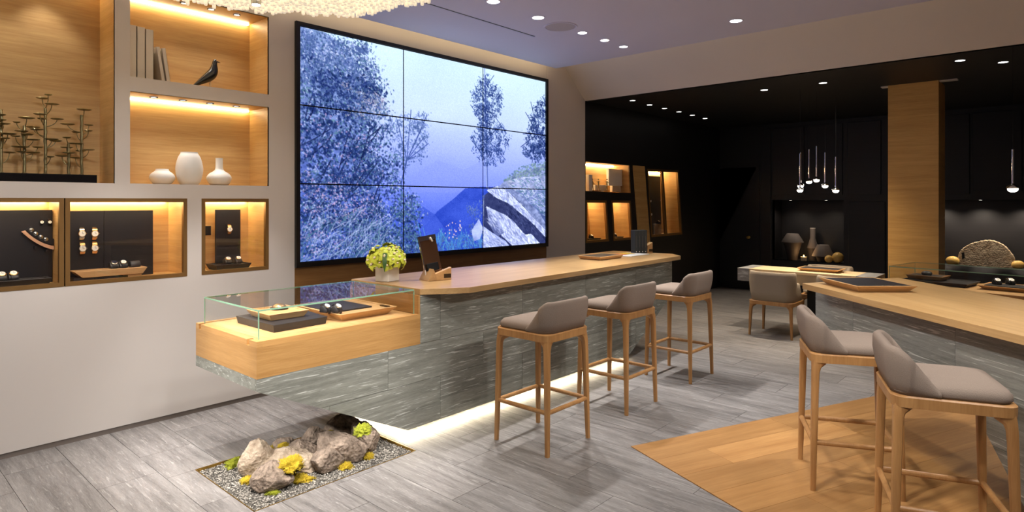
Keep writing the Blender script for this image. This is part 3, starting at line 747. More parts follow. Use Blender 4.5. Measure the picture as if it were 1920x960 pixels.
for (u, v, lb, ca, dl, st) in ((154, 438, 'watch with grey strap, upper left of four on the panel', 'gold', 'dial', 'steel'), (178, 438, 'gold watch, upper right of four on the panel', 'gold', 'dial', 'gold'),
                       (155, 466, 'watch with pale strap, lower left of four on the panel', 'steel', 'dial', 'gold'), (178, 465, 'gold watch, lower right of four on the panel', 'gold', 'dial', 'gold')):
    p = px(u, v, X2 + 0.03); wall_watch(X2, p.y, p.z, lb, WG, 0.0225, ca, dl, st)
# tray with cushions in vitrine 2
a = px(136, 513, -4.88); b_ = px(274, 508, -4.88)
MBt = thing('wooden_tray', 'long pale oak tray on a black base below the four watches', 'tray', (-4.90, (a.y + b_.y) / 2, zf))
MB().prism([(a.y + 0.05, zf + 0.026), (b_.y - 0.03, zf + 0.026), (b_.y, zf + 0.07), (a.y, zf + 0.07)], -4.98, -4.85, 'x').build('body', M['oak_tray'], MBt, bevel=0.002, seg=1)
MB().box(-4.97, -4.86, a.y - 0.0, a.y + 0.26, zf, zf + 0.026).build('base', M['leather'], MBt, bevel=0.002, seg=1)
MB().box(-4.97, -4.86, b_.y - 0.12, b_.y - 0.035, zf, zf + 0.026).build('foot', M['oak_tray'], MBt, bevel=0.002, seg=1)
for (u, lb, ca, dl) in ((214, 'dark round watch at the back of the oak tray', 'steel', 'darkdial'), (231, 'silver watch on a cushion on the oak tray', 'steel', 'dial')):
    p = px(u, 490, -4.90); cushion_watch(-4.91, p.y, zf + 0.0705, lb, 'watches on the oak tray', 0, 0.019, ca, dl)
p = px(253, 490, -4.90)
t = thing('watch_cushion', 'empty black watch cushion on the end of the oak tray', 'cushion', (-4.905, p.y, zf + 0.0705))
MB().prism([(-0.03, 0), (0.03, 0), (0.03, 0.02), (0.012, 0.044), (-0.012, 0.044), (-0.03, 0.03)], -0.032, 0.032, 'y').build('pad', M['leather'], t, world=False, bevel=0.008, seg=2, smooth=True)
# vitrine 1: curved strip and tray
t = thing('strap_picture', 'curved tan and black strip with a row of watch movements in the left vitrine', 'picture', (-4.97, 0.85, 1.2))
def curve_pts(zoom):
    out = [px(x / 4.365, 340 + y_ / 4.365, -4.97) for x, y_ in zoom]
    return [Vector((p.x, min(p.y, 1.030 + 0.0001 * i), p.z)) for i, p in enumerate(out)]
def band(p0, p1, x0, x1):
    mb = MB(); n = len(p0)
    for A, B in zip(p0, p1): mb.v += [(x0, A.y, A.z), (x0, B.y, B.z), (x1, A.y, A.z), (x1, B.y, B.z)]
    for i in range(n - 1):
        k = 4 * i; mb.f += [(k, k + 4, k + 5, k + 1), (k + 2, k + 3, k + 7, k + 6), (k, k + 2, k + 6, k + 4), (k + 1, k + 5, k + 7, k + 3)]
    mb.f += [(0, 1, 3, 2), (4 * n - 4, 4 * n - 2, 4 * n - 1, 4 * n - 3)]; return mb
def quad_curve(a, m, c, n=12): return [((1 - s) ** 2 * a[0] + 2 * s * (1 - s) * m[0] + s * s * c[0], (1 - s) ** 2 * a[1] + 2 * s * (1 - s) * m[1] + s * s * c[1]) for s in [i / n for i in range(n + 1)]]
band(curve_pts(quad_curve((175, 412), (330, 560), (500, 565))), curve_pts(quad_curve((205, 402), (330, 530), (500, 535))), -4.975, -4.965).build('tan_strip', M['tan'], t)
band(curve_pts(quad_curve((215, 395), (330, 520), (490, 525))), curve_pts(quad_curve((260, 365), (350, 470), (490, 475))), -4.978, -4.968).build('black_strip', M['velvet'], t)
for s in (0.08, 0.25, 0.42, 0.59, 0.76):
    zc = quad_curve((238, 382), (345, 490), (490, 500), 50)[int(s * 50)]; c = px(zc[0] / 4.365, 340 + zc[1] / 4.365, -4.967)
    if c.y > 1.015: continue
    MB().lathe([(0.013, 0.0), (0.013, 0.005), (0.005, 0.008)], (-4.968, c.y, c.z), 10, axis='x').build('movement', M['steel'], t, smooth=True)
MB().box(XP + 0.018, -4.972, 0.93, 0.945, 1.245, 1.26).build('standoff', M['velvet'], t)
MB().box(XP + 0.018, -4.972, 0.99, 1.003, 1.222, 1.236).build('standoff', M['velvet'], t)
e = px(86, 520, -4.86); 
wedge_tray('black_tray', 'black tray with watches at the foot of the left vitrine', 'tray', (-4.89, e.y - 0.27, zf), 0.12, 0.60, 0.045, 0, M['leather'], None, 0.02)
for (u, lb) in ((4, 'gold watch on black tray, cut by the left picture edge'), (26, 'gold watch on black tray in the left vitrine')):
    p = px(u, 505, -4.87); cushion_watch(-4.895, p.y, zf + 0.0455, lb, 'watches on the left black tray', 0, 0.021)
for i, (u, v, lb) in enumerate(((95, 416, 'small steel ear stud pair holder, upper, by the mullion'), (107, 416, 'tiny steel watch by the vitrine mullion'))):
    p = px(u, v, X2 + 0.02)
    wall_watch(X2, (0.968, 1.010)[i], p.z, ['small steel watch on the dark panel of the left vitrine', 'small steel watch nearest the mullion of the left vitrine'][i], None, 0.011, 'steel', 'dial', 'velvet')
# vitrine 3
a3 = px(404.5, 450, X2); b3 = px(451, 450, X2); zt3 = px(430, 393, X2).z
panel(a3.y, b3.y, zf + 0.045, zt3, VT3)
p = px(430.5, 430, X2 + 0.03); wall_watch(X2, p.y, p.z, 'single gold watch on the narrow upright panel', None, 0.021)
e0, e1 = px(403, 500, -4.87).y, px(470, 500, -4.87).y
wedge_tray('black_tray', 'black tray with two watches in the small vitrine', 'tray', (-4.95, (e0 + e1) / 2, zf), 0.20, e1 - e0, 0.044, 0, M['leather'], None, 0.02)
for (u, lb) in ((427.5, 'left of two gold watches on the black tray in the small vitrine'), (447, 'right of two gold watches on the black tray in the small vitrine')):
    p = px(u, 488, -4.91); cushion_watch(-4.92, p.y, zf + 0.0445, lb, 'watches in the small vitrine', 0, 0.020)
p0 = px(382, 424, XNB + 0.02); p1 = px(397, 441, XNB + 0.02)
t = thing('wall_plaque', 'small dark plaque on the oak back of the small vitrine', 'plaque', (XNB, 1.99, p1.z))
MB().box(XNB + 0.0005, XNB + 0.006, p0.y, p1.y, p1.z, p0.z).build('plate', M['velvet'], t)

# ================================================================== VIDEO WALL
SY0, SY1, SZ0, SZ1 = 2.629, 5.944, 1.004, 3.040
IY0, IY1, IZ0, IZ1 = 2.664, 5.908, 1.044, 3.008
XS = XW + 0.012
PWD, PHT = 600, 366
def paint():
    img = np.zeros((PHT, PWD, 3))
    def uv(u, v):
        p = px(u, v, XS); return ((p.y - IY0) / (IY1 - IY0) * PWD, (IZ1 - p.z) / (IZ1 - IZ0) * PHT)
    def poly(pts): return [uv(*p) for p in pts]
    yy_, xx_ = np.mgrid[0:PHT, 0:PWD]; ty = yy_ / PHT; tx = xx_ / PWD
    def fbm(sx, sy, octv=4, seed=0):
        r = np.random.default_rng(seed); out = np.zeros((PHT, PWD)); amp = 1.0; tot = 0
        for o in range(octv):
            nx, ny = int(sx * 2 ** o) + 2, int(sy * 2 ** o) + 2
            g = r.random((ny + 1, nx + 1)); gx = tx * (nx - 1); gy = ty * (ny - 1)
            i, j = gx.astype(int), gy.astype(int); fx, fy = gx - i, gy - j
            fx = fx * fx * (3 - 2 * fx); fy = fy * fy * (3 - 2 * fy)
            v = (g[j, i] * (1 - fx) + g[j, i + 1] * fx) * (1 - fy) + (g[j + 1, i] * (1 - fx) + g[j + 1, i + 1] * fx) * fy
            out += amp * v; tot += amp; amp *= 0.55
        return out / tot
    # misty sky, valley
    stops = [(0.0, (214, 236, 254)), (0.30, (206, 222, 252)), (0.48, (178, 192, 248)), (0.66, (146, 162, 242)), (0.82, (98, 120, 216)), (1.0, (74, 98, 186))]
    P = [s[0] for s in stops]
    for c in range(3): img[:, :, c] = np.interp(ty, P, [s[1][c] for s in stops])
    img += ((fbm(3, 3, 4, 1) - 0.5) * 16)[:, :, None]
    def inpoly(pts):
        m = np.zeros((PHT, PWD), bool); n = len(pts)
        for i in range(n):
            x0, y0 = pts[i]; x1, y1 = pts[(i + 1) % n]
            if y0 == y1: continue
            c = ((y0 > yy_) != (y1 > yy_)) & (xx_ < (x1 - x0) * (yy_ - y0) / (y1 - y0) + x0); m ^= c
        return m
    def fill(pts, c, a=1.0, tex=0.0, seed=3, sx=20, sy=20):
        m = inpoly(poly(pts)); c = np.array(c, float)
        t = (fbm(sx, sy, 4, seed)[m] - 0.5) * tex if tex else 0
        img[m] = img[m] * (1 - a) + (c[None, :] + (t[:, None] if tex else 0)) * a
    r = np.random.default_rng(4)
    def dabs(n, region, cols, rad, a=0.8, el=1.0, ang=None):
        # leaf dabs inside a polygon of photo pixels
        pts = poly(region); xs = [p[0] for p in pts]; ys = [p[1] for p in pts]; m = inpoly(pts)
        k = 0; tries = 0
        while k < n and tries < n * 6:
            tries += 1
            x = r.uniform(min(xs), max(xs)); y = r.uniform(min(ys), max(ys)); i, j = int(y), int(x)
            if not (0 <= i < PHT and 0 <= j < PWD) or not m[i, j]: continue
            k += 1; R = rad * r.uniform(0.5, 1.5); L = R * el; th = r.uniform(0, PI) if ang is None else ang + r.normal() * 0.35
            w = int(L) + 2; y0, y1, x0, x1 = max(0, i - w), min(PHT, i + w + 1), max(0, j - w), min(PWD, j + w + 1)
            dx = xx_[y0:y1, x0:x1] - x; dy = yy_[y0:y1, x0:x1] - y
            q = ((dx * math.cos(th) + dy * math.sin(th)) / L) ** 2 + ((-dx * math.sin(th) + dy * math.cos(th)) / R) ** 2
            al = (np.clip(1.4 - q, 0, 1) * a)[:, :, None]
            c = np.array(cols[r.integers(len(cols))], float) + r.normal() * 9
            img[y0:y1, x0:x1] = img[y0:y1, x0:x1] * (1 - al) + c * al
    def stroke(pts, c, w, a=0.9):
        P_ = poly(pts)
        for (x0, y0), (x1, y1) in zip(P_[:-1], P_[1:]):
            n = int(math.hypot(x1 - x0, y1 - y0) * 1.5) + 1
            for s in range(n):
                x = x0 + (x1 - x0) * s / n; y = y0 + (y1 - y0) * s / n; i, j = int(y), int(x); k = int(w) + 2
                ya, yb, xa, xb = max(0, i - k), min(PHT, i + k + 1), max(0, j - k), min(PWD, j + k + 1)
                if ya >= yb or xa >= xb: continue
                d = np.hypot(xx_[ya:yb, xa:xb] - x, yy_[ya:yb, xa:xb] - y); al = (np.clip(w - d + 0.5, 0, 1) * a)[:, :, None]
                img[ya:yb, xa:xb] = img[ya:yb, xa:xb] * (1 - al) + np.array(c, float) * al
    # far hills
    fill([(770, 330), (820, 300), (870, 318), (905, 300), (905, 360), (770, 360)], (150, 164, 246), 0.35)
    fill([(790, 430), (820, 395), (850, 372), (872, 352), (905, 350), (930, 350), (930, 480), (790, 480)], (66, 92, 196), 0.9, 40, 8)
    fill([(760, 400), (790, 385), (815, 402), (835, 430), (800, 480), (750, 480)], (84, 108, 208), 0.8, 30, 9)
    DK = [(36, 52, 104), (44, 62, 118), (52, 72, 130), (40, 60, 100)]; MD = [(84, 104, 156), (96, 118, 166), (78, 104, 140), (104, 122, 178)]
    LT = [(158, 172, 220), (182, 194, 236), (150, 168, 206), (206, 214, 246)]; PK = [(212, 186, 220), (226, 200, 224), (190, 168, 206), (176, 160, 200)]; GR = [(92, 128, 144), (110, 146, 160), (84, 120, 150)]
    def foliage(region, ncl, rc, nd, rad, pal, a=0.75, el=1.6, jit=0.0, flat=1.0):
        # clusters of leaves: dark below, light on the upper side
        pts = poly(region); xs = [p[0] for p in pts]; ys = [p[1] for p in pts]; m = inpoly(pts); dk, md, lt = pal
        cl = []
        while len(cl) < ncl:
            x = r.uniform(min(xs), max(xs)); y = r.uniform(min(ys), max(ys)); i, j = int(y), int(x)
            if 0 <= i < PHT and 0 <= j < PWD and m[i, j]: cl.append((x, y, rc * r.uniform(0.5, 1.4), r.uniform(-0.5, 0.5)))
        for (cx_, cy_, R_, tone) in cl:
            k = max(3, int(nd * (R_ / rc)))
            ax = r.normal(size=k) * R_ * 0.6; ay = r.normal(size=k) * R_ * 0.42 * flat
            for q in range(k):
                x = cx_ + ax[q]; y = cy_ + ay[q]; lev = -ay[q] / (R_ * 0.5) * 0.55 + tone + r.normal() * 0.42
                c = dk if lev < -0.38 else (md if lev < 0.42 else lt)
                c = np.array(c[r.integers(len(c))], float) + r.normal() * 8
                Rr = rad * r.uniform(0.55, 1.35) * (1.25 if lev < -0.25 else 0.9); L = Rr * el; th = r.uniform(0, PI)
                i, j = int(y), int(x); w = int(L) + 2; y0, y1, x0, x1 = max(0, i - w), min(PHT, i + w + 1), max(0, j - w), min(PWD, j + w + 1)
                if y0 >= y1 or x0 >= x1: continue
                dx = xx_[y0:y1, x0:x1] - x; dy = yy_[y0:y1, x0:x1] - y; ct, st = math.cos(th), math.sin(th)
                qq = ((dx * ct + dy * st) / L) ** 2 + ((dy * ct - dx * st) / Rr) ** 2
                al = (np.clip(1.3 - qq, 0, 1) * a)[:, :, None]
                img[y0:y1, x0:x1] = img[y0:y1, x0:x1] * (1 - al) + c * al
    T1 = [(556, 44), (640, 62), (690, 80), (704, 106), (708, 140), (720, 170), (730, 196), (722, 216), (740, 240), (752, 290), (746, 345), (780, 378), (786, 420), (782, 470), (700, 500), (556, 500)]
    fill([(556, 44), (610, 60), (650, 86), (668, 120), (672, 160), (684, 200), (688, 250), (700, 300), (704, 345), (728, 400), (750, 470), (556, 500)], (78, 100, 164), 0.55, 120, 12, 40, 40)
    P1 = (DK, MD + GR, LT); P2 = (DK, MD, MD + LT[:1]); P3 = (DK + MD[:1], MD + PK[2:], PK + LT)
    foliage(T1, 400, 17, 28, 1.35, P1)
    for k in range(34):
        a0 = (r.uniform(560, 690), r.uniform(150, 470)); l = r.uniform(30, 90); th = r.uniform(-1.3, -0.15)
        stroke([a0, (a0[0] + l * 0.5 * math.cos(th), a0[1] + l * 0.5 * math.sin(th) + r.uniform(-6, 6)), (a0[0] + l * math.cos(th), a0[1] + l * math.sin(th))], (30, 40, 84), r.uniform(0.5, 1.1), 0.7)
    foliage([(556, 50), (690, 84), (704, 150), (640, 165), (556, 150)], 95, 14, 24, 1.2, (MD[:2], MD + LT[:1], LT + [(214, 224, 250)]))
    foliage([(590, 130), (690, 140), (722, 190), (640, 215), (570, 210)], 44, 16, 26, 1.4, (DK, DK + MD[:1], MD))
    foliage([(640, 160), (716, 175), (730, 205), (660, 225)], 24, 14, 20, 1.2, (MD, [(140, 150, 176), (150, 156, 176)], [(186, 180, 204), (200, 192, 214)]))
    foliage([(556, 215), (690, 240), (716, 330), (640, 360), (556, 330)], 70, 17, 26, 1.4, (DK, DK + MD[:2], MD + PK[2:]))
    # second, thin tree to its right
    for e in ((800, 215), (790, 240), (803, 268), (770, 205), (745, 225), (780, 292), (796, 254)): stroke([(752, 345), (762, 300), e], (66, 86, 150), 0.8, 0.75)
    foliage([(730, 216), (798, 212), (804, 258), (782, 304), (735, 330)], 80, 9, 16, 1.1, (MD[:2], MD + [(116, 134, 190)], [(140, 158, 214)]), 0.6)
    # pink blossom and grass lower left
    foliage([(556, 330), (640, 338), (716, 392), (700, 490), (556, 498)], 120, 14, 22, 1.15, P3)
    foliage([(640, 400), (716, 392), (740, 480), (650, 495)], 50, 14, 22, 1.2, (DK[2:], GR + MD, GR + LT[:1]))
    for k in range(170):
        a0 = (r.uniform(556, 720), r.uniform(420, 500)); l = r.uniform(12, 55); th = r.uniform(-1.5, -0.3)
        stroke([a0, (a0[0] + l * 0.6 * math.cos(th), a0[1] + l * 0.7 * math.sin(th)), (a0[0] + l * math.cos(th - 0.1), a0[1] + l * 0.9 * math.sin(th))], LT[r.integers(4)] if k % 4 else GR[r.integers(3)], 0.55, 0.5)
    # shrubs at centre left, then ferns
    foliage([(745, 385), (772, 352), (790, 400), (792, 480), (738, 490)], 50, 12, 22, 1.2, (DK[2:], MD + GR, GR + MD))
    foliage([(876, 376), (906, 352), (912, 440), (884, 448)], 30, 9, 16, 1.1, (MD[:2], [(108, 130, 180), (120, 140, 190)], [(140, 160, 204)]), 0.55)
    TE = [(92, 150, 200), (112, 168, 206), (80, 134, 196)]
    foliage([(782, 456), (830, 438), (880, 442), (912, 430), (912, 474), (782, 484)], 60, 9, 18, 1.1, (MD[:2], TE, TE + [(150, 190, 222)]), 0.6)
    for k in range(70):
        a0 = (r.uniform(790, 905), r.uniform(455, 480)); l = r.uniform(14, 40); th = -1.57 + r.normal() * 0.3
        stroke([a0, (a0[0] + l * math.cos(th), a0[1] + l * math.sin(th))], TE[r.integers(3)], 0.7, 0.5)
    dabs(26, [(835, 420), (868, 412), (866, 445), (832, 450)], [(236, 206, 214), (248, 226, 220)], 1.4, 0.9)
    # birch
    stroke([(908, 126), (909, 200), (911, 280), (912, 352)], (160, 174, 222), 1.4, 0.9)
    stroke([(910, 140), (910.5, 220), (912.5, 300), (914, 352)], (64, 84, 146), 0.8, 0.85)
    for (x, y, ex, ey) in ((909, 300, 884, 262), (909, 270, 940, 230), (909, 240, 882, 196), (909, 220, 936, 170), (909, 190, 890, 160), (910, 200, 950, 250), (910, 260, 948, 300), (909, 170, 926, 140)):
        stroke([(x, y), ((x + ex) / 2, (y + ey) / 2 - 3), (ex, ey)], (58, 78, 144), 0.7, 0.75)
    BP = (DK[1:3], [(74, 98, 160), (84, 108, 172), (70, 92, 150)], MD)
    for z_ in (1, 2): foliage([(890, 165), (908, 138), (930, 152), (942, 185), (936, 222), (954, 262), (948, 300), (914, 312), (896, 296), (884, 258), (898, 225), (884, 195)], 84, 7, 16, 1.05, BP, 0.65, 1.8, 0, 1.5)
    foliage([(900, 200), (920, 200), (926, 290), (900, 300)], 30, 9, 16, 1.2, (DK, DK[1:3], BP[1]), 0.6)
    # right tree
    for e in ((985, 210), (976, 275), (995, 190), (980, 250), (1000, 230)): stroke([(1022, 300), (1008, 250), e], (44, 58, 120), 0.8, 0.75)
    foliage([(1024, 182), (1008, 190), (994, 208), (998, 228), (980, 262), (984, 288), (1002, 300), (1024, 298)], 110, 9, 24, 1.2, (DK, DK[1:3] + MD[:1], MD), 0.65)
    # bank and rocks, lower right
    fill([(938, 346), (952, 334), (966, 326), (1024, 308), (1024, 470), (905, 474), (905, 372)], (140, 152, 194), 1.0, 120, 21, 60, 50)
    dabs(420, [(940, 340), (975, 312), (1024, 300), (1024, 330), (960, 345)], [(124, 150, 160), (150, 172, 176), (110, 134, 158)], 1.4, 0.7, 2.0, -0.4)
    fill([(948, 340), (975, 332), (1024, 330), (1024, 372), (985, 360), (955, 352)], (176, 184, 218), 0.9, 90, 22, 40, 24)
    fill([(968, 356), (1024, 352), (1024, 410), (990, 378)], (132, 146, 196), 0.9, 80, 23, 40, 30)
    LR = (200, 210, 246); DR = (64, 72, 116)
    fill([(907, 366), (926, 350), (944, 352), (962, 366), (1024, 432), (1024, 462), (905, 470)], DR, 1.0, 40, 25, 30, 30)
    fill([(912, 356), (932, 349), (950, 356), (978, 384), (1024, 432), (1024, 446), (996, 416), (952, 380), (930, 370)], LR, 1.0, 150, 26, 70, 30)
    fill([(911, 386), (946, 402), (962, 414), (984, 440), (996, 438), (1012, 456), (962, 462), (934, 436), (916, 418)], LR, 1.0, 160, 27, 70, 40)
    fill([(912, 392), (932, 420), (946, 436), (930, 444), (916, 420)], (120, 130, 176), 0.9, 60, 28)
    fill([(906, 424), (922, 436), (948, 452), (958, 466), (905, 470)], (184, 196, 240), 1.0, 90, 29, 30, 24)
    fill([(884, 432), (898, 410), (906, 428), (900, 448), (888, 452)], (176, 188, 236), 1.0, 70, 30)
    fill([(1006, 390), (1024, 396), (1024, 420)], (96, 112, 160), 0.9, 60, 31)
    RK = [(232, 238, 255), (150, 160, 208), (178, 188, 234), (214, 222, 250), (120, 130, 180)]
    dabs(320, [(912, 356), (932, 349), (950, 356), (978, 384), (1022, 432), (1020, 440), (996, 412), (952, 378), (930, 368)], RK, 1.1, 0.5, 5.0, 0.75)
    dabs(420, [(911, 388), (946, 402), (962, 414), (984, 440), (1008, 455), (962, 460), (934, 436), (916, 418)], RK, 1.1, 0.5, 5.0, 0.75)
    dabs(160, [(906, 426), (922, 438), (948, 454), (956, 465), (905, 468)], RK, 1.1, 0.5, 4.0, 0.6)
    dabs(500, [(950, 342), (975, 333), (1022, 330), (1022, 405), (985, 372)], RK + GR, 1.2, 0.5, 4.0, 0.25)
    dabs(160, [(930, 372), (960, 386), (1005, 425), (1022, 448), (1000, 440), (960, 410)], [(44, 52, 92), (90, 100, 146), (66, 74, 116)], 1.2, 0.6, 4.0, 0.75)
    img += r.normal(size=(PHT, PWD, 1)) * 5
    s = (np.clip(img, 0, 255) / 255.0) ** 1.16
    g_ = s.mean(axis=2, keepdims=True); s = np.clip(g_ + (s - g_) * 1.12, 0, 1)
    return np.where(s <= 0.04045, s / 12.92, ((s + 0.055) / 1.055) ** 2.4)
PIC = paint()
M['screen'] = vcol_emit('screen_picture', 1.22)
vw = thing('video_wall', 'large black-framed three by three video wall showing a misty blue mountain valley', 'video wall', (XW, (SY0 + SY1) / 2, SZ0))
fr = MB(); fr.box(XW - 0.012, XS + 0.016, SY0, IY0, SZ0, SZ1); fr.box(XW - 0.012, XS + 0.016, IY1, SY1, SZ0, SZ1)
fr.box(XW - 0.012, XS + 0.016, IY0, IY1, SZ0, IZ0); fr.box(XW - 0.012, XS + 0.016, IY0, IY1, IZ1, SZ1)
fr.build('frame', M['bezel'], vw)
PN = [('top', 0), ('middle', 1), ('bottom', 2)]
for r_ in range(3):
    for c_ in range(3):
        y0 = IY0 + (IY1 - IY0) * c_ / 3; y1 = IY0 + (IY1 - IY0) * (c_ + 1) / 3; z1 = IZ1 - (IZ1 - IZ0) * r_ / 3; z0 = IZ1 - (IZ1 - IZ0) * (r_ + 1) / 3
        sp_ = thing('screen_panel', None, None, ((XW), (y0 + y1) / 2, z0)); sp_.parent = vw; sp_.location = Vector(sp_.location) - Vector(vw.location)
        for k in ('label', 'category'):
            if k in sp_: del sp_[k]
        hb = MB().box(XW - 0.011, XS - 0.002, y0 + 0.0005, y1 - 0.0005, z0 + 0.0005, z1 - 0.0005).build('panel_body', M['bezel'], sp_)
        g_ = 0.0055; cw, chh = PWD // 3, PHT // 3
        sub = PIC[r_ * chh:(r_ + 1) * chh, c_ * cw:(c_ + 1) * cw]
        ys = np.linspace(y0 + g_, y1 - g_, cw); zs = np.linspace(z1 - g_, z0 + g_, chh)
        Y, Z = np.meshgrid(ys, zs); V = np.stack([np.full(Y.size, XS), Y.ravel(), Z.ravel()], 1) - np.array(wloc(sp_))[None, :]
        idx = np.arange(Y.size).reshape(chh, cw)
        F = np.stack([idx[:-1, :-1].ravel(), idx[1:, :-1].ravel(), idx[1:, 1:].ravel(), idx[:-1, 1:].ravel()], 1)
        me = bpy.data.meshes.new('picture'); me.vertices.add(len(V)); me.vertices.foreach_set('co', V.ravel())
        me.loops.add(F.size); me.loops.foreach_set('vertex_index', F.ravel()); me.polygons.add(len(F)); me.polygons.foreach_set('loop_start', np.arange(0, F.size, 4))
        me.update(calc_edges=True)
        at = me.color_attributes.new('picture', 'FLOAT_COLOR', 'POINT'); at.data.foreach_set('color', np.concatenate([sub.reshape(-1, 3), np.ones((Y.size, 1))], 1).astype(np.float32).ravel())
        o = bpy.data.objects.new('picture', me); col.objects.link(o); me.materials.append(M['screen']); o.parent = sp_

# ================================================================== FIRST COUNTER
XF, XB = -3.24, -4.04; CT = 0.967; CB = 0.927; BY0, BY1 = 1.563, 2.685
def stone_face(t, convs, rows, mk, mat, seed, ymin, ymax, z0, z1, g=0.0012, world=True):
    # slabs laid in rows over a face; mk turns clipped (s,z) polygons into a mesh builder
    rr = random.Random(seed); z = z0; i = 0
    while z < z1 - 1e-4:
        zt = min(z1, z + rows[i % len(rows)]); s = ymin - (0.0 if i % 2 else 0.42)
        while s < ymax:
            L = 0.86
            mb = MB()
            for cv in convs:
                pl = clip_convex([(s + g, z + g), (s + L - g, z + g), (s + L - g, zt - g), (s + g, zt - g)], cv)
                if len(pl) >= 3: mk(mb, pl)
            if mb.f: mb.build('stone_slab', mat, t, world=world)
            s += L
        z = zt; i += 1
prof = [(BY0, 0.534), (2.583, 0.052), (5.33, 0.052), (6.196, 0.55), (6.196, CB - 0.001), (BY1, CB - 0.001), (BY1, 0.599), (BY0, 0.599)]
ct1 = thing('stone_counter', 'long grey stone counter with sloping ends under the oak top by the screen', 'counter', (-3.64, 3.9, 0))
MB().prism(prof, XB, XF - 0.018, 'x').build('core', M['counter_stone'], ct1)
convs = [[(BY0, 0.534), (2.583, 0.052), (BY1, 0.052), (BY1, 0.599), (BY0, 0.599)], [(BY1, 0.052), (5.33, 0.052), (6.196, 0.55), (6.196, CB - 0.001), (BY1, CB - 0.001)]]
stone_face(ct1, convs, [0.3, 0.25, 0.33], lambda mb, pl: mb.prism(pl, XF - 0.018, XF, 'x'), M['counter_stone'], 5, BY0, 6.25, 0.052, CB)
MB().box(XB + 0.12, XF - 0.14, 2.72, 5.25, 0.0, 0.052).build('plinth', M['blackmatte'], ct1)
MB().box(XF - 0.075, XF - 0.030, 2.60, 5.30, 0.044, 0.050).build('led_strip', M['led_floor'], ct1)
MB().box(XB + 0.10, XF - 0.08, 2.600, 2.640, 0.044, 0.050).build('led_strip', M['led_floor'], ct1)
# countertop
t = thing('oak_countertop', 'long oak worktop with cut corners on the stone counter by the screen', 'countertop', (-3.6, 4.5, CB))
MB().prism([(-4.045, BY1), (XF, BY1), (-3.055, 2.96), (-3.14, 6.20), (-3.33, 6.38), (-4.06, 6.32)], CB, CT).build('top_board', M['oak_top'], t, bevel=0.0015, seg=1)
MB().box(XB, XF - 0.001, BY1 - 0.014, BY1 - 0.001, 0.801, CB - 0.001).build('riser_panel', M['oak_box'], t)
# display case
def display_case(name, label, loc, rz, L, W, wood_h, glass_h, notches=True, z0=0.6):
    # local: x along the length (L), y = depth (W, front at -W/2), z up from z0
    t = thing(name, label, 'display case', loc, rz)
    a, c = L / 2, W / 2; H = wood_h
    MB().box(-a, a, -c, c, 0, H - 0.032).build('wood_base', M['oak_box'], t, world=False)
    rw = 0.034
    rims = [(-a + rw, a, -c, -c + rw), (-a + rw, a, c - rw, c)]
    nn = [(-c, -c + 0.085), (-c + 0.115, c - 0.075), (c - 0.045, c)] if notches else [(-c, c)]
    rims += [(-a, -a + rw, p, q) for p, q in nn] + [(a - 0.012, a, -c + rw, c - rw)]
    for (x0, x1, y0, y1) in rims: MB().box(x0, x1, y0, y1, H - 0.032, H).build('rim', M['oak_box'], t, world=False)
    MB().box(-a + rw + 0.002, a - 0.014, -c + rw + 0.002, c - rw - 0.002, H - 0.032, H - 0.003).build('inset_board', M['oak_tray'], t, world=False)
    g0, g1, h0, h1 = -a + rw + 0.001, a - 0.015, -c + 0.049, c - 0.044; th = 0.008; zb_, zt_ = H - 0.003, H + glass_h
    for (x0, x1, y0, y1, za, zb2, nm) in ((g0, g1, h0, h1, zt_ - th, zt_, 'glass_top'), (g0, g1, h0, h0 + th, zb_, zt_ - th, 'glass_front'), (g0, g1, h1 - th, h1, zb_, zt_ - th, 'glass_back'),
                                      (g0, g0 + th, h0 + th, h1 - th, zb_, zt_ - th, 'glass_side'), (g1 - th, g1, h0 + th, h1 - th, zb_, zt_ - th, 'glass_side')):
        # a single pane: one refracting sheet in the middle of the thickness
        mb = MB(); xm, ym, zm = (x0 + x1) / 2, (y0 + y1) / 2, (za + zb2) / 2
        if nm == 'glass_top': mb.add([(x0, y0, zb2), (x1, y0, zb2), (x1, y1, zb2), (x0, y1, zb2)], [(0, 1, 2, 3)])
        elif nm == 'glass_side': mb.add([(xm, y0, za), (xm, y1, za), (xm, y1, zb2), (xm, y0, zb2)], [(0, 1, 2, 3)])
        else: mb.add([(x0, ym, za), (x1, ym, za), (x1, ym, zb2), (x0, ym, zb2)], [(0, 1, 2, 3)])
        mb.build(nm, M['glass_case'], t, world=False)
    e = 0.0026
    ed = MB()
    for y0 in (h0, h1): ed.box(g0, g1, y0 - e, y0 + e, zt_ - 0.008, zt_)
    for x0 in (g0, g1): ed.box(x0 - e, x0 + e, h0, h1, zt_ - 0.008, zt_)
    ed.build('glass_edge', M['edge'], t, world=False)
    for x0 in (g0, g1):
        for y0 in (h0, h1): MB().box(x0 - e, x0 + e, y0 - e, y0 + e, zb_, zt_ - 0.008).build('glass_corner', M['edge'], t, world=False)
    return t
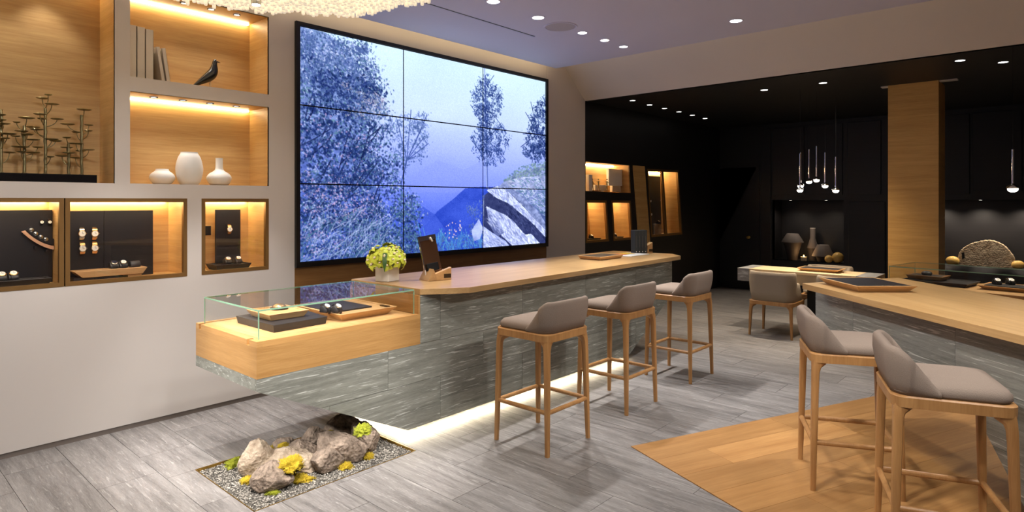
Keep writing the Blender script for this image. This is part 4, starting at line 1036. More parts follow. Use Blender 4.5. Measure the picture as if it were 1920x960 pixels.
# local x -> world y, local -y (front) -> world +x
display_case('counter_vitrine', 'oak display case with a glass cover at the end of the stone counter', ((XF + XB) / 2, (BY0 + BY1) / 2, 0.6), PI / 2, BY1 - BY0, XF - XB, 0.2, 0.16)
zc = 0.797
def slant_block(name, label, cat, pts, H, mat, flare=0.012, group=None, part='body'):
    # low block over a quadrilateral footprint (world x,y), slightly wider at the top
    cx_ = sum(p[0] for p in pts) / 4; cy_ = sum(p[1] for p in pts) / 4; z = pts[0][2]
    t = thing(name, label, cat, (cx_, cy_, z), 0, group)
    lo = []; hi = []
    for p in pts:
        d = Vector((p[0] - cx_, p[1] - cy_)); n = d.normalized()
        lo.append((p[0] - n.x * flare, p[1] - n.y * flare, z)); hi.append((p[0], p[1], z + H))
    MB().add(lo + hi, [(3, 2, 1, 0), (4, 5, 6, 7)] + [(i, (i + 1) % 4, 4 + (i + 1) % 4, 4 + i) for i in range(4)]).build(part, mat, t, bevel=0.002, seg=2)
    return t
slant_block('black_tray', 'flat black tray in the glass display case with an oak block on it', 'tray', [(-3.86, 1.73, zc), (-3.40, 1.74, zc), (-3.42, 2.10, zc), (-3.88, 2.14, zc)], 0.045, M['leather'], 0.012)
q0 = [pz(u, v, zc + 0.077) for u, v in ((441, 578), (478, 597), (536, 585), (520, 566))]
wt = wedge_tray('oak_block', 'small oak tray with ring stand on the flat black tray', 'tray', (-3.66, 1.90, zc + 0.0455), 0.30, 0.26, 0.04, 0.0, M['oak_tray'], None, 0.025)
t = thing('ring_stand', 'small gilded dome on a black plate on the oak tray in the glass case', 'stand', (-3.70, 1.93, zc + 0.087))
MB().lathe([(0.055, 0), (0.055, 0.006)], (-3.70, 1.93, zc + 0.0845), 28).build('plate', M['bezel'], t)
MB().sphere((-3.70, 1.93, zc + 0.095), (0.042, 0.042, 0.02), 20, 10).build('dome', M['gold'], t, smooth='all')
t2 = wedge_tray('oak_tray', 'slanted oak tray with black mat and two watches in the glass case', 'tray', (-3.665, 2.38, zc), 0.58, 0.44, 0.05, 0.0, M['oak_tray'], M['leather'], 0.05, inset=(-0.25, 0.17, -0.20, 0.10), plaque=True)
for (u, v, lb, ca) in ((610, 585, 'black-strapped watch further left on the black mat in the glass case', 'steel'), (631, 585, 'silver watch closer to the plaque on the black mat in the glass case', 'steel')):
    p = pz(u, v, zc + 0.056); cushion_watch(p.x, p.y, zc + 0.0545, lb, 'watches in the counter case', 0.3, 0.020, ca)

# flower arrangement
fx, fy = -3.755, 2.80
t = thing('flower_arrangement', 'lime green orchids in a white cube pot on the oak countertop', 'flowers', (fx, fy, CT))
rot = Matrix.Translation((0, 0, 0)) @ Matrix.Rotation(0.25, 4, 'Z')
MB().box(-0.062, 0.062, -0.062, 0.062, 0.0005, 0.112).xf(rot).build('pot', plain('white_pot', lin(226, 218, 206), 0.5, 0, 0.02, 15), t, world=False, bevel=0.004)
MB().box(-0.055, 0.055, -0.055, 0.055, 0.105, 0.1135).xf(rot).build('soil', M['leaf'], t, world=False)
pet = MB()
for k in range(5):
    a = 2 * PI * k / 5 + PI / 2; L = 0.036; w = 0.014 if k else 0.012; n = 5; vs = []; fs = []
    for i in range(n + 1):
        s = i / n; ww = w * math.sin(PI * min(0.97, s * 0.88 + 0.1)) ** 0.8; zz = 0.010 * math.sin(PI * s) - 0.006 * s
        for q, zz2 in ((-1, 0.003), (0, 0.0), (1, 0.003)):
            vs.append((s * L * math.cos(a) - q * ww * math.sin(a), s * L * math.sin(a) + q * ww * math.cos(a), zz + zz2))
    for i in range(n):
        for q in (0, 1): fs.append((i * 3 + q, i * 3 + q + 1, i * 3 + q + 4, i * 3 + q + 3))
    pet.add(vs, fs)
pm = pet.mesh('blossom'); pm.materials.append(M['petal']); pm.shade_smooth()
lp = MB().sphere((0, -0.004, 0.009), (0.006, 0.009, 0.007), 10, 6).mesh('blossom_lip'); lp.materials.append(M['lip']); lp.shade_smooth()
rr = random.Random(8); nb = 0
for i in range(40):
    k = (i + 0.5) / 40; ph = math.acos(1 - 1.18 * k); th = i * 2.39996
    R = rr.uniform(0.78, 1.12); d = Vector((math.sin(ph) * math.cos(th), math.sin(ph) * math.sin(th), math.cos(ph)))
    p = Vector((d.x * 0.138 * R, d.y * 0.138 * R, 0.142 + d.z * 0.108 * R))
    o = bpy.data.objects.new('blossom', pm); col.objects.link(o); o.parent = t; o.location = p
    qd = (d + Vector((rr.uniform(-.3, .3), rr.uniform(-.3, .3), rr.uniform(-.1, .25)))).normalized().to_track_quat('Z', 'Y'); qd = qd @ Matrix.Rotation(rr.uniform(0, 6.28), 3, 'Z').to_quaternion()
    o.rotation_mode = 'QUATERNION'; o.rotation_quaternion = qd; s = rr.uniform(1.15, 1.6); o.scale = (s, s, s)
    l = bpy.data.objects.new('blossom_lip', lp); col.objects.link(l); l.parent = o
MB().sphere((0, 0, 0.155), (0.095, 0.095, 0.075), 14, 8).build('foliage_core', M['leaf'], t, world=False, smooth='all')
for (a, L) in ((-0.75, 0.12), (1.9, 0.10), (3.5, 0.1)):
    ca, sa = math.cos(a), math.sin(a); mb = MB(); n = 7
    for i in range(n + 1):
        s = i / n; rr_ = 0.10 + 0.075 * math.sin(s * 1.7); zz = 0.235 - 0.15 * s ** 1.5; w = 0.017 * math.sin(PI * (0.08 + 0.9 * s)) + 0.001
        mb.v += [(rr_ * ca - w * sa, rr_ * sa + w * ca, zz), (rr_ * ca + w * sa, rr_ * sa - w * ca, zz)]
    mb.f += [(2 * i, 2 * i + 1, 2 * i + 3, 2 * i + 2) for i in range(n)]
    mb.build('leaf', M['leaf'], t, world=False, smooth='all')

# tilted mirror stand
sx, sy = -3.545, 3.09
t = thing('display_stand', 'oak wedge stand holding a tilted bronze mirror plate beside the orchids', 'display stand', (sx, sy, CT), math.radians(78)); t.scale = (1.3, 1.3, 1.3)
MB().prism([(-0.082, 0.0005), (-0.022, 0.0005), (-0.030, 0.03), (-0.045, 0.068)], -0.055, 0.055, 'y').build('back_wedge', M['oak_tray'], t, world=False, bevel=0.0015, seg=1)
MB().prism([(-0.05, 0), (0.07, 0), (0.07, 0.072), (-0.038, 0.038)], -0.055, -0.030, 'y').xf(Matrix.Translation((0, 0, 0.0005))).build('front_wedge', M['oak_tray'], t, world=False, bevel=0.0015, seg=1)
MB().box(0.02, 0.066, -0.0565, -0.0545, 0.012, 0.036).build('plaque', M['plaque'], t, world=False)
m4 = Matrix.Translation((-0.005, 0.006, 0.012)) @ Matrix.Rotation(-0.18, 4, 'X') @ Matrix.Rotation(-0.13, 4, 'Y')
MB().box(-0.055, 0.055, -0.004, 0.004, 0.0, 0.245).xf(m4).build('mirror_plate', M['mirrorbrown'], t, world=False, bevel=0.001, seg=1)
MB().box(-0.056, 0.056, -0.006, -0.004, 0.218, 0.246).xf(m4).build('chrome_top', M['chrome'], t, world=False)
MB().box(-0.058, -0.052, -0.007, 0.004, 0.0, 0.246).xf(m4).build('chrome_edge', M['chrome'], t, world=False)
MB().tube([(0.018, -0.008, 0.232), (0.026, -0.012, 0.205)], 0.005, 8).xf(m4).build('clip', M['ceramic'], t, world=False, smooth='all')
MB().box(-0.045, 0.030, -0.02, -0.006, 0.04, 0.085).xf(m4).build('black_bar', M['bezel'], t, world=False, bevel=0.003)

# far trays and brochures on the first countertop
wedge_tray('oak_tray', 'oak tray with black mat lying near the far end of the first countertop', 'tray', (-3.60, 5.36, CT + 0.0004), 0.28, 0.42, 0.035, 0.0, M['oak_tray'], M['leather'], 0.02)
t = thing('magazine', 'open white brochure with red and yellow print beside the booklets', 'magazine', (-3.60, 5.92, CT + 0.0005))
MB().box(-3.74, -3.46, 5.70, 6.10, CT + 0.0005, CT + 0.010).build('pages', M['ceramic'], t, bevel=0.002, seg=1)
MB().box(-3.73, -3.60, 5.72, 5.86, CT + 0.010, CT + 0.0115).build('red_print', M['red'], t)
MB().box(-3.73, -3.60, 5.87, 6.04, CT + 0.010, CT + 0.0115).build('yellow_print', M['yellow'], t)
hold = thing('brochure_holder', 'small oak wedge holder at the far end of the first countertop', 'holder', (-3.64, 6.20, CT), math.radians(58))
MB().prism([(0.068, 0.0005), (0.135, 0.0005), (0.135, 0.125), (0.075, 0.09)], -0.05, 0.02, 'y').build('wedge', M['oak_tray'], hold, world=False, bevel=0.0015, seg=1)
MB().box(0.09, 0.1355, -0.0515, -0.0495, 0.02, 0.05).build('plaque', M['plaque'], hold, world=False)
for k in range(4):
    bk = thing('booklet', '%s of four tall charcoal booklets from the left on the countertop' % ORD[k], 'booklet', (-3.64, 6.20, CT + 0.0005), math.radians(58), 'charcoal booklets')
    x0 = -0.085 + k * 0.038
    MB().box(x0, x0 + 0.036, -0.05, 0.05, 0, 0.262).build('cover', M['teal'], bk, world=False, bevel=0.002, seg=1)
    MB().lathe([(0.0055, -0.0508), (0.0055, -0.0498)], (x0 + 0.018, 0, 0.022), 12, axis='y').build('white_dot', M['dial'], bk, world=False)
    MB().box(x0 + 0.0165, x0 + 0.0185, -0.0506, -0.0498, 0.07, 0.2).build('spine_line', M['vase_grey'], bk, world=False)

# ================================================================== GRAVEL BED, ROCKS, MOSS
ZG = -0.010
t = tag(MB().box(PX0 + 0.004, PX1 - 0.004, PY0 + 0.004, PY1 - 0.004, -0.12, ZG - 0.006).build('gravel_bed', M['gravel_bed']), 'flat bed of fine grey gravel sunk into the stone floor', 'gravel', kind='stuff')
pb = MB(); rr = random.Random(21)
base = [(1, 0, 0), (-1, 0, 0), (0, 1, 0), (0, -1, 0), (0, 0, 1), (0, 0, -1)]; bf = [(0, 2, 4), (2, 1, 4), (1, 3, 4), (3, 0, 4), (2, 0, 5), (1, 2, 5), (3, 1, 5), (0, 3, 5)]
for i in range(15000):
    x = rr.uniform(PX0 + 0.009, PX1 - 0.009); y = rr.uniform(PY0 + 0.009, PY1 - 0.009); r = rr.uniform(0.0035, 0.0065); a = rr.uniform(0, 3.1); ca, sa = math.cos(a), math.sin(a)
    sx_, sy_, sz_ = r * rr.uniform(.8, 1.5), r * rr.uniform(.7, 1.1), r * rr.uniform(.5, .9); zz = ZG - 0.004 + rr.uniform(-0.003, 0.004)
    pb.add([(x + ca * p[0] * sx_ - sa * p[1] * sy_, y + sa * p[0] * sx_ + ca * p[1] * sy_, zz + p[2] * sz_) for p in base], bf)
pb.build('pebbles', M['pebble'], t)
def rock(label, u0, u1, vt, vb, mat, seed, depth=0.85, cuts=3, rough=1.0, lift=0.0, back=0.0, rz=None, taper=0.0):
    uc = (u0 + u1) / 2; g0 = pz(uc, vb, ZG); Z = proj(g0)[2]
    rx = (u1 - u0) / 2 * Z / FPX; ry = rx * depth
    th = math.atan2(CAMH, Z); hv = (vb - vt) / 2 * Z / FPX * math.cos(th)
    hz = math.sqrt(max((hv ** 2 - (ry * math.sin(th)) ** 2), (0.45 * hv) ** 2)) / math.cos(th)
    d = Vector((g0.x, g0.y, 0)).normalized()
    c = Vector((g0.x, g0.y, 0)) + d * (ry * 0.92 + back)
    t = thing('rock', label, 'rock', (c.x, c.y, ZG), YAW if rz is None else rz, 'rocks on the gravel bed')
    bm = bmesh.new(); bmesh.ops.create_icosphere(bm, subdivisions=5, radius=1.0)
    rr = random.Random(seed); off = Vector((seed * 3.1, seed * 1.7, seed * 0.9))
    pl = []
    for k in range(cuts + 7):
        n = Vector((rr.uniform(-1, 1), rr.uniform(-1, 1), rr.uniform(-0.3, 1))).normalized(); pl.append((n, rr.uniform(0.60, 0.84)))
    for v in bm.verts:
        p = v.co.copy()
        p *= 1 + rough * (0.22 * noise.noise(p * 1.1 + off) + 0.10 * noise.noise(p * 2.7 + off) + 0.06 * noise.noise(p * 6 + off) + 0.045 * noise.noise(p * 14 + off) + 0.03 * noise.noise(p * 30 + off))
        for n, h in pl:
            e = p.dot(n) - h - 0.05 * noise.noise(p * 5 + off)
            if e > 0: p -= n * (e * 0.93)
        p *= 1.22
        x, y, z = p.x * rx, p.y * ry, p.z * hz
        x *= 1 - taper * p.z * 0.3
        z = max(z + hz * 0.86, 0.0) + lift
        v.co = (x, y, z)
    me = bpy.data.meshes.new('rock_body'); bm.to_mesh(me); bm.free(); me.materials.append(mat); me.shade_smooth()
    o = bpy.data.objects.new('rock_body', me); col.objects.link(o); o.parent = t
    return t
RL, RD = M['rock_light'], M['rock_dark']
rock('tall pale rock slab at the left back of the gravel bed', 455, 516, 828, 893, RL, 3, 0.6, 4)
rock('broad pale wedge rock with yellow moss at the centre left', 486, 596, 842, 893, RL, 5, 0.62, 4)
rock('round pitted brown rock lowest at the front of the gravel bed', 472, 542, 871, 924, RD, 8, 0.8, 1, 0.7)
rock('small grey rock half hidden at the back of the pile', 512, 550, 820, 850, RD, 11, 0.8, 2)
rock('medium brown rock behind the pale wedge rock', 534, 590, 826, 868, RD, 14, 0.8, 2)
rock('dark round rock at the back middle of the pile', 569, 614, 800, 840, RD, 17, 0.8, 2)
rock('small angular rock at the front middle of the gravel', 584, 637, 842, 889, RD, 20, 0.85, 5)
rock('large pitted rock in front of the two tall back rocks', 590, 684, 812, 872, RD, 23, 0.7, 3)
rock('tall dark rock with a pale left face at the back right', 610, 678, 781, 836, RD, 26, 0.6, 3)
rock('tall dark rock with a moss patch at the right end', 655, 709, 791, 852, RD, 29, 0.75, 4)
def moss(label, u0, u1, v0, v1, mat, seed, z=None, thick=0.35, n=420, dz=0.0):
    uc, vc = (u0 + u1) / 2, (v0 + v1) / 2
    g0 = pz(uc, vc, ZG if z is None else z); Z = proj(g0)[2]; rx = (u1 - u0) / 2 * Z / FPX; th = math.atan2(CAMH - g0.z, Z); ry = (v1 - v0) / 2 * Z / FPX / max(0.35, math.sin(th) + 0.25)
    t = thing('moss_clump', label, 'moss', (g0.x, g0.y, g0.z), YAW, 'moss clumps among the rocks')
    rr = random.Random(seed); off = Vector((seed, 0, 0)); mb = MB()
    hz = min(rx, ry) * thick
    k = MB().sphere((0, 0, 0), 1.0, 44, 22)
    for v in k.v:
        p = Vector(v); s = 0.9 + 0.45 * noise.noise(p * 1.6 + off) + 0.40 * noise.noise(p * 4.5 + off) + 0.2 * noise.noise(p * 11 + off)
        mb.v.append((p.x * rx * s, p.y * ry * s, max(p.z * hz * s * 1.2, -0.004)))
    mb.f += k.f
    for i in range(n * 3):
        j = rr.randrange(len(k.v)); p = Vector(mb.v[j]);
        if k.v[j][2] < -0.3: continue
        p += Vector((rr.uniform(-.3, .3) * rx * 0.35, rr.uniform(-.3, .3) * ry * 0.35, 0))
        d = (Vector(k.v[j]) + Vector((rr.uniform(-.6, .6), rr.uniform(-.6, .6), rr.uniform(0, .8)))).normalized() * rr.uniform(0.006, 0.014); w = 0.0022
        q = len(mb.v); mb.v += [tuple(p + Vector((w, 0, 0))), tuple(p + Vector((-w / 2, w, 0))), tuple(p + Vector((-w / 2, -w, 0))), tuple(p + d)]
        mb.f += [(q, q + 1, q + 3), (q + 1, q + 2, q + 3), (q + 2, q, q + 3)]
    mb.build('tuft', mat, t, world=False, smooth='all')
MY, MG = M['moss'], M['moss2']
moss('green moss clump alone at the left gravel corner', 424, 457, 857, 883, MG, 1)
moss('yellow moss clump at the left foot of the round front rock', 453, 475, 891, 912, MY, 2)
moss('large yellow moss pad lying on the pale wedge rock', 517, 568, 858, 893, MY, 3, 0.075, 0.5, 700)
moss('yellow moss strip in front of the pale wedge rock', 541, 584, 890, 910, MY, 4)
moss('small green moss tuft under the round front rock', 501, 522, 920, 930, MG, 5)
moss('yellow moss clump right of the small angular rock', 634, 661, 867, 885, MY, 6)
moss('yellow moss tuft at the foot of the right end rock', 681, 699, 848, 866, MY, 7)
moss('bright moss patch high on the rock at the right end', 664, 694, 794, 822, MG, 8, 0.20, 0.5)
moss('small yellow moss tuft between the dark back rocks', 613, 628, 809, 819, MY, 9, 0.10, 0.5, 200)
moss('yellow moss tuft between the small grey and medium rocks', 524, 539, 830, 843, MY, 10, 0.07, 0.5, 200)
moss('thin moss tuft beside the tall pale slab', 497, 513, 838, 848, MY, 12, 0.09, 0.5, 200)

# ================================================================== SECOND COUNTER (angled)
A2 = (-1.44, 4.70); ANG2 = math.atan2(-0.686, 0.728)
ct2 = thing('stone_counter', 'angled grey stone counter on the right behind two bar stools', 'counter', (A2[0], A2[1], 0), ANG2)
IN2, LEN2 = 0.17, 2.9
convs2 = [[(-0.12, 0.53), (1.27, 0.53), (1.27, CB - 0.001), (-0.12, CB - 0.001)], [(1.27, 0.53), (1.65, 0.052), (LEN2, 0.052), (LEN2, CB - 0.001), (1.27, CB - 0.001)]]
core2 = [(-0.12, 0.53), (1.27, 0.53), (1.65, 0.052), (LEN2, 0.052), (LEN2, CB - 0.001), (-0.12, CB - 0.001)]
MB().prism(core2, IN2 + 0.018, 0.80, 'y').build('core', M['counter_stone2'], ct2, world=False)
stone_face(ct2, convs2, [0.3, 0.27, 0.31], lambda mb, pl: mb.prism(pl, IN2, IN2 + 0.018, 'y'), M['counter_stone2'], 9, -0.12, LEN2, 0.052, CB, world=False)
MB().box(1.78, LEN2 - 0.1, IN2 + 0.12, 0.70, 0, 0.052).build('plinth', M['blackmatte'], ct2, world=False)
t = thing('oak_countertop', 'angled oak worktop in the right foreground carrying a black-lined tray', 'countertop', (A2[0], A2[1], CB), ANG2)
MB().prism([(0, 0), (LEN2 + 0.1, 0), (LEN2 + 0.1, 0.88), (-0.25, 0.905)], 0.0, CT - CB).build('top_board', M['oak_top2'], t, world=False, bevel=0.0015, seg=1)
cq = [pz(u, v, CT + 0.03) for u, v in ((1536, 525), (1608, 538), (1697, 537), (1636, 522))]
cc = sum(cq, Vector((0, 0, 0))) / 4
wedge_tray('oak_tray', 'large oak tray with black mat on the angled countertop', 'tray', (cc.x + 0.02, cc.y - 0.02, CT + 0.0004), 0.48, 0.40, 0.042, math.radians(-47), M['oak_tray'], M['leather'], 0.04)
# second glass case on its own stone block
DC = (-0.454, 6.744); DA = math.radians(-10)
t = thing('stone_block', 'dark stone block carrying the far right glass display case', 'counter', (DC[0], DC[1], 0), DA)
MB().box(-0.72, 0.8, -0.30, 0.30, 0, 0.599).build('core', M['counter_stone2'], t, world=False)
display_case('counter_vitrine', 'oak display case with glass cover behind the angled countertop', (DC[0], DC[1], 0.6), DA, 1.6, 0.7, 0.2, 0.16, False)
p = pz(1762, 533, zc)
wedge_tray('black_tray', 'wide black tray in the far right glass case with a smaller tray on it', 'tray', (p.x, p.y + 0.04, zc), 0.52, 0.36, 0.035, DA, M['leather'], None, 0.03)
wedge_tray('oak_tray', 'small brown tray with a dark dome on the black tray, far right case', 'tray', (p.x - 0.10, p.y + 0.07, zc + 0.0355), 0.30, 0.22, 0.035, DA, M['oak_dark'], M['leather'], 0.02)
t = thing('watch_cushion', 'dark round watch cushion on the small tray in the far right case', 'cushion', (p.x - 0.11, p.y + 0.07, zc + 0.0645))
MB().sphere((p.x - 0.11, p.y + 0.07, zc + 0.0845), (0.045, 0.04, 0.024), 16, 8).build('pad', M['leather'], t, smooth='all')
p2 = pz(1890, 545, zc)
wedge_tray('oak_tray', 'long oak tray with black mat and two watches in the far right case', 'tray', (p2.x + 0.12, p2.y + 0.05, zc), 0.60, 0.34, 0.035, DA, M['oak_tray'], M['leather'], 0.04, inset=(-0.26, 0.26, -0.13, 0.10))
for (u, lb) in ((1870, 'left of two silver watches in the far right glass case'), (1895, 'right of two silver watches in the far right glass case')):
    q = pz(u, 530, zc + 0.05); cushion_watch(q.x, q.y - 0.05, zc + 0.0395, lb, 'watches in the far right case', -0.9, 0.022, 'steel')

# ================================================================== BAR STOOLS AND CHAIRS
def rrect(hx, hy, r, n=6, z=0.0):
    out = []
    for (sx, sy, a0) in ((1, 1, 0), (-1, 1, PI / 2), (-1, -1, PI), (1, -1, 1.5 * PI)):
        for i in range(n + 1):
            a = a0 + PI / 2 * i / n; out.append((sx * (hx - r) + r * math.cos(a), sy * (hy - r) + r * math.sin(a), z))
    return out
def loft(loops, cap0=True, cap1=True):
    n = len(loops[0]); mb = MB(); vs = [p for l in loops for p in l]
    fs = [(j * n + i, j * n + (i + 1) % n, (j + 1) * n + (i + 1) % n, (j + 1) * n + i) for j in range(len(loops) - 1) for i in range(n)]
    if cap0: fs.append(tuple(range(n))[::-1])
    if cap1: fs.append(tuple(range((len(loops) - 1) * n, len(loops) * n)))
    return mb.add(vs, fs)
def shell(hw, hr, yfront, z0, top, th, lean, rc, arm=None, n_side=12):
    # wrap-around upholstered back: path from left front end, round the rear, to the right front end
    path = []
    for i in range(n_side + 1): path.append((-hw, yfront + (-hr + rc - yfront) * i / n_side, -1, 0))
    for i in range(1, 10): a = PI + PI / 2 * i / 10; path.append((-hw + rc + rc * math.cos(a), -hr + rc + rc * math.sin(a), math.cos(a), math.sin(a)))
    for i in range(0, 13): path.append((-hw + rc + (2 * hw - 2 * rc) * i / 12, -hr, 0, -1))
    for i in range(1, 10): a = 1.5 * PI + PI / 2 * i / 10; path.append((hw - rc + rc * math.cos(a), -hr + rc + rc * math.sin(a), math.cos(a), math.sin(a)))
    for i in range(0, n_side + 1): path.append((hw, (-hr + rc) + (yfront + hr - rc) * i / n_side, 1, 0))
    mb = MB(); K = None
    for (x, y, nx, ny) in path:
        h = top(y); H = h - z0; e = lean * (H / (top(-hr) - z0)) ** 1.3
        T = th
        pr = [(0.0, 0.0), (0.004, 0.30), (0.004, 0.65), (0.0, 0.88), (-0.10, 0.965), (-0.35, 1.0), (-0.65, 1.0), (-0.90, 0.96), (-1.0, 0.86), (-1.0, 0.5), (-1.0, 0.0)]
        ring = []
        for (o, s) in pr:
            zz = z0 + H * s
            of = (o * T if o < 0 else o) + (e * s if ny < -0.05 else e * s * max(0.0, -ny)) + 0.006 * math.sin(PI * s) * (1 if o >= 0 else 0)
            ring.append((x + nx * of, y + ny * of, zz))
        K = len(pr); mb.v += ring
    L = len(path)
    for j in range(L - 1):
        for i in range(K - 1): mb.f.append((j * K + i, j * K + i + 1, (j + 1) * K + i + 1, (j + 1) * K + i))
        mb.f.append((j * K + K - 1, j * K, (j + 1) * K, (j + 1) * K + K - 1))
    mb.f += [tuple(range(K)), tuple(range((L - 1) * K, L * K))[::-1]]
    return mb
def seat_frame(t, hx, hy, z0, z1, r, mat):
    o1 = rrect(hx, hy, r, 6, z0); o2 = rrect(hx + 0.001, hy + 0.001, r, 6, z1 - 0.006); o3 = rrect(hx - 0.005, hy - 0.005, r, 6, z1)
    i1 = rrect(hx - 0.034, hy - 0.034, max(0.01, r - 0.03), 6, z1); i2 = rrect(hx - 0.034, hy - 0.034, max(0.01, r - 0.03), 6, z0)
    mb = loft([i2, o1, o2, o3, i1, i2], False, False)
    mb.build('seat_frame', mat, t, world=False, smooth=True, weld=True)
def legs(t, tx, ty, fx_, fy_, zt, mat, r0=0.0135, r1=0.0195, r2=0.042, zj=0.12):
    for sx in (-1, 1):
        for sy in (-1, 1):
            def at(z): s = 1 - z / zt; return (sx * (tx + (fx_ - tx) * s), sy * (ty + (fy_ - ty) * s), z)
            zs = [(0.0, r0), (0.10, r0 + (r1 - r0) * .2), (zt * 0.5, r0 + (r1 - r0) * .7), (zt - zj, r1), (zt - zj * 0.62, r1 * 1.05), (zt - zj * 0.38, r1 * 1.25), (zt - zj * 0.18, r2 * 0.9), (zt, r2)]
            pts = []; rads = []
            for z, r in zs:
                p = at(z); k = max(0.0, r - r1) ; pts.append((p[0] - sx * k * 0.95, p[1] - sy * k * 0.95, z)); rads.append(r)
            MB().tube(pts, rads, 12, sq=3.0).build('leg', mat, t, world=False, smooth=True)
            q = at(0.0)
def make_stool(label, x, y, rz, group):
    t = thing('bar_stool', label, 'bar stool', (x, y, 0), rz, group)
    z0, z1 = 0.690, 0.738
    seat_frame(t, 0.222, 0.222, z0, z1, 0.055, M['chair_oak'])
    legs(t, 0.196, 0.196, 0.212, 0.212, z0 + 0.02, M['chair_oak'])
    for (a, c) in (((-1, -1), (1, -1)), ((1, -1), (1, 1)), ((1, 1), (-1, 1)), ((-1, 1), (-1, -1))):
        k = 0.2065; z = 0.262; p, q = Vector((a[0] * k, a[1] * k, z)), Vector((c[0] * k, c[1] * k, z)); d = (q - p).normalized() * 0.008
        mb = MB().tube([p + d, q - d], 0.0135, 8, sq=4.0); mb.build('stretcher', M['chair_oak'], t, world=False, bevel=0.002, seg=1)
    lp_ = [rrect(0.205, 0.205, 0.06, 6, z1 + 0.0003), rrect(0.213, 0.213, 0.06, 6, z1 + 0.012), rrect(0.211, 0.211, 0.06, 6, z1 + 0.032), rrect(0.198, 0.198, 0.06, 6, z1 + 0.050), rrect(0.160, 0.160, 0.06, 6, z1 + 0.060), rrect(0.09, 0.09, 0.05, 6, z1 + 0.064)]
    loft(lp_).build('seat_cushion', M['fabric'], t, world=False, smooth='all')
    def top(y):
        s = min(1.0, max(0.0, (-0.045 - y) / 0.15)); s = s ** 0.9; s = s * s * (3 - 2 * s) * 0.45 + s * 0.55
        return z1 + 0.028 + (0.935 - z1 - 0.028) * s
    shell(0.214, 0.214, -0.045, z1 + 0.0006, top, 0.044, 0.03, 0.075).build('backrest', M['fabric'], t, world=False, smooth='all')
    return t
SG = 'bar stools'
make_stool('taupe bar stool with oak legs at the long counter, nearest to the rocks', -2.583, 3.167, PI / 2, SG)
make_stool('taupe bar stool with oak legs, middle of three at the long counter', -2.622, 4.131, PI / 2, SG)
make_stool('taupe bar stool with oak legs at the far end of the long counter', -2.632, 5.168, PI / 2, SG)
make_stool('taupe bar stool at the angled counter, left of the pair on oak floor', -0.938, 3.845, math.radians(25.5 - 90), SG)
make_stool('taupe bar stool in the right foreground, nearest to the viewer', -0.434, 3.30, math.radians(20 - 90), SG)

def make_chair(label, x, y, rz, group):
    t = thing('armchair', label, 'chair', (x, y, 0), rz, group)
    z0, z1 = 0.365, 0.410
    seat_frame(t, 0.248, 0.232, z0, z1, 0.055, M['chair_oak'])
    legs(t, 0.222, 0.206, 0.236, 0.218, z0 + 0.02, M['chair_oak'], 0.013, 0.0185, 0.040, 0.11)
    lp_ = [rrect(0.20, 0.19, 0.06, 6, z1 + 0.0003), rrect(0.205, 0.215, 0.06, 6, z1 + 0.015), rrect(0.203, 0.213, 0.06, 6, z1 + 0.05), rrect(0.19, 0.20, 0.06, 6, z1 + 0.07), rrect(0.12, 0.13, 0.05, 6, z1 + 0.078)]
    loft(lp_).build('seat_cushion', M['fabric2'], t, world=False, smooth='all')
    def top(y):
        s = min(1.0, max(0.0, (-0.02 - y) / 0.12)); s = s * s * (3 - 2 * s)
        f = min(1.0, max(0.0, (0.085 - y) / 0.04)) ** 0.5
        return (z1 + 0.02) * (1 - f) + f * (0.615 + (0.745 - 0.615) * s)
    shell(0.240, 0.224, 0.085, z1 + 0.0006, top, 0.048, 0.03, 0.10, n_side=16).build('backrest', M['fabric2'], t, world=False, smooth='all')
    return t
CG = 'desk armchairs'
make_chair('beige upholstered armchair with oak legs, back to the viewer at the stone desk', -2.575, 7.485, 0.0, CG)
make_chair('beige armchair half hidden behind the angled countertop at the stone desk', py(1578, 515, 7.28).x, 7.485, 0.0, CG)
make_chair('beige armchair behind the stone desk facing the viewer', py(1556, 497, 8.5).x, 8.36, PI, CG)

# ================================================================== DESK
DX0, DX1, DY0, DY1, DZ = -3.08, -1.585, 7.58, 8.07, 0.735
t = thing('stone_desk', 'long desk with grey stone ends and pale oak top in the black room', 'desk', ((DX0 + DX1) / 2, (DY0 + DY1) / 2, 0))
MB().box(DX0, -2.94, DY0, DY1, DZ - 0.155, DZ).build('stone_end', M['desk_stone'], t, bevel=0.002, seg=1)
MB().box(-1.77, DX1, DY0, DY1, DZ - 0.155, DZ).build('stone_end', M['desk_stone'], t, bevel=0.002, seg=1)
MB().box(-2.939, -1.771, DY0, DY1, DZ - 0.03, DZ - 0.001).build('top_board', wood('pale_oak_top', lin(226, 200, 160), lin(206, 176, 132), (1.2, 22, 22), 0.35), t, bevel=0.001, seg=1)
MB().box(-2.939, -1.771, DY0 + 0.02, DY1 - 0.02, DZ - 0.155, DZ - 0.031).build('apron', plain('desk_apron', lin(176, 160, 132), 0.6), t)
MB().box(-1.80, -1.62, DY0 + 0.30, DY1 - 0.06, 0.0, DZ - 0.156).build('pedestal', M['blackmatte'], t)
MB().box(-2.36, -2.12, DY0 + 0.30, DY1 - 0.06, 0.0, DZ - 0.156).build('pedestal', M['blackmatte'], t)
p = pz(1540, 505, DZ + 0.02)
wedge_tray('oak_tray', 'oak tray with black mat on the stone desk', 'tray', (p.x, p.y, DZ + 0.0005), 0.46, 0.30, 0.035, 0.0, M['oak_tray'], M['leather'], 0.04)

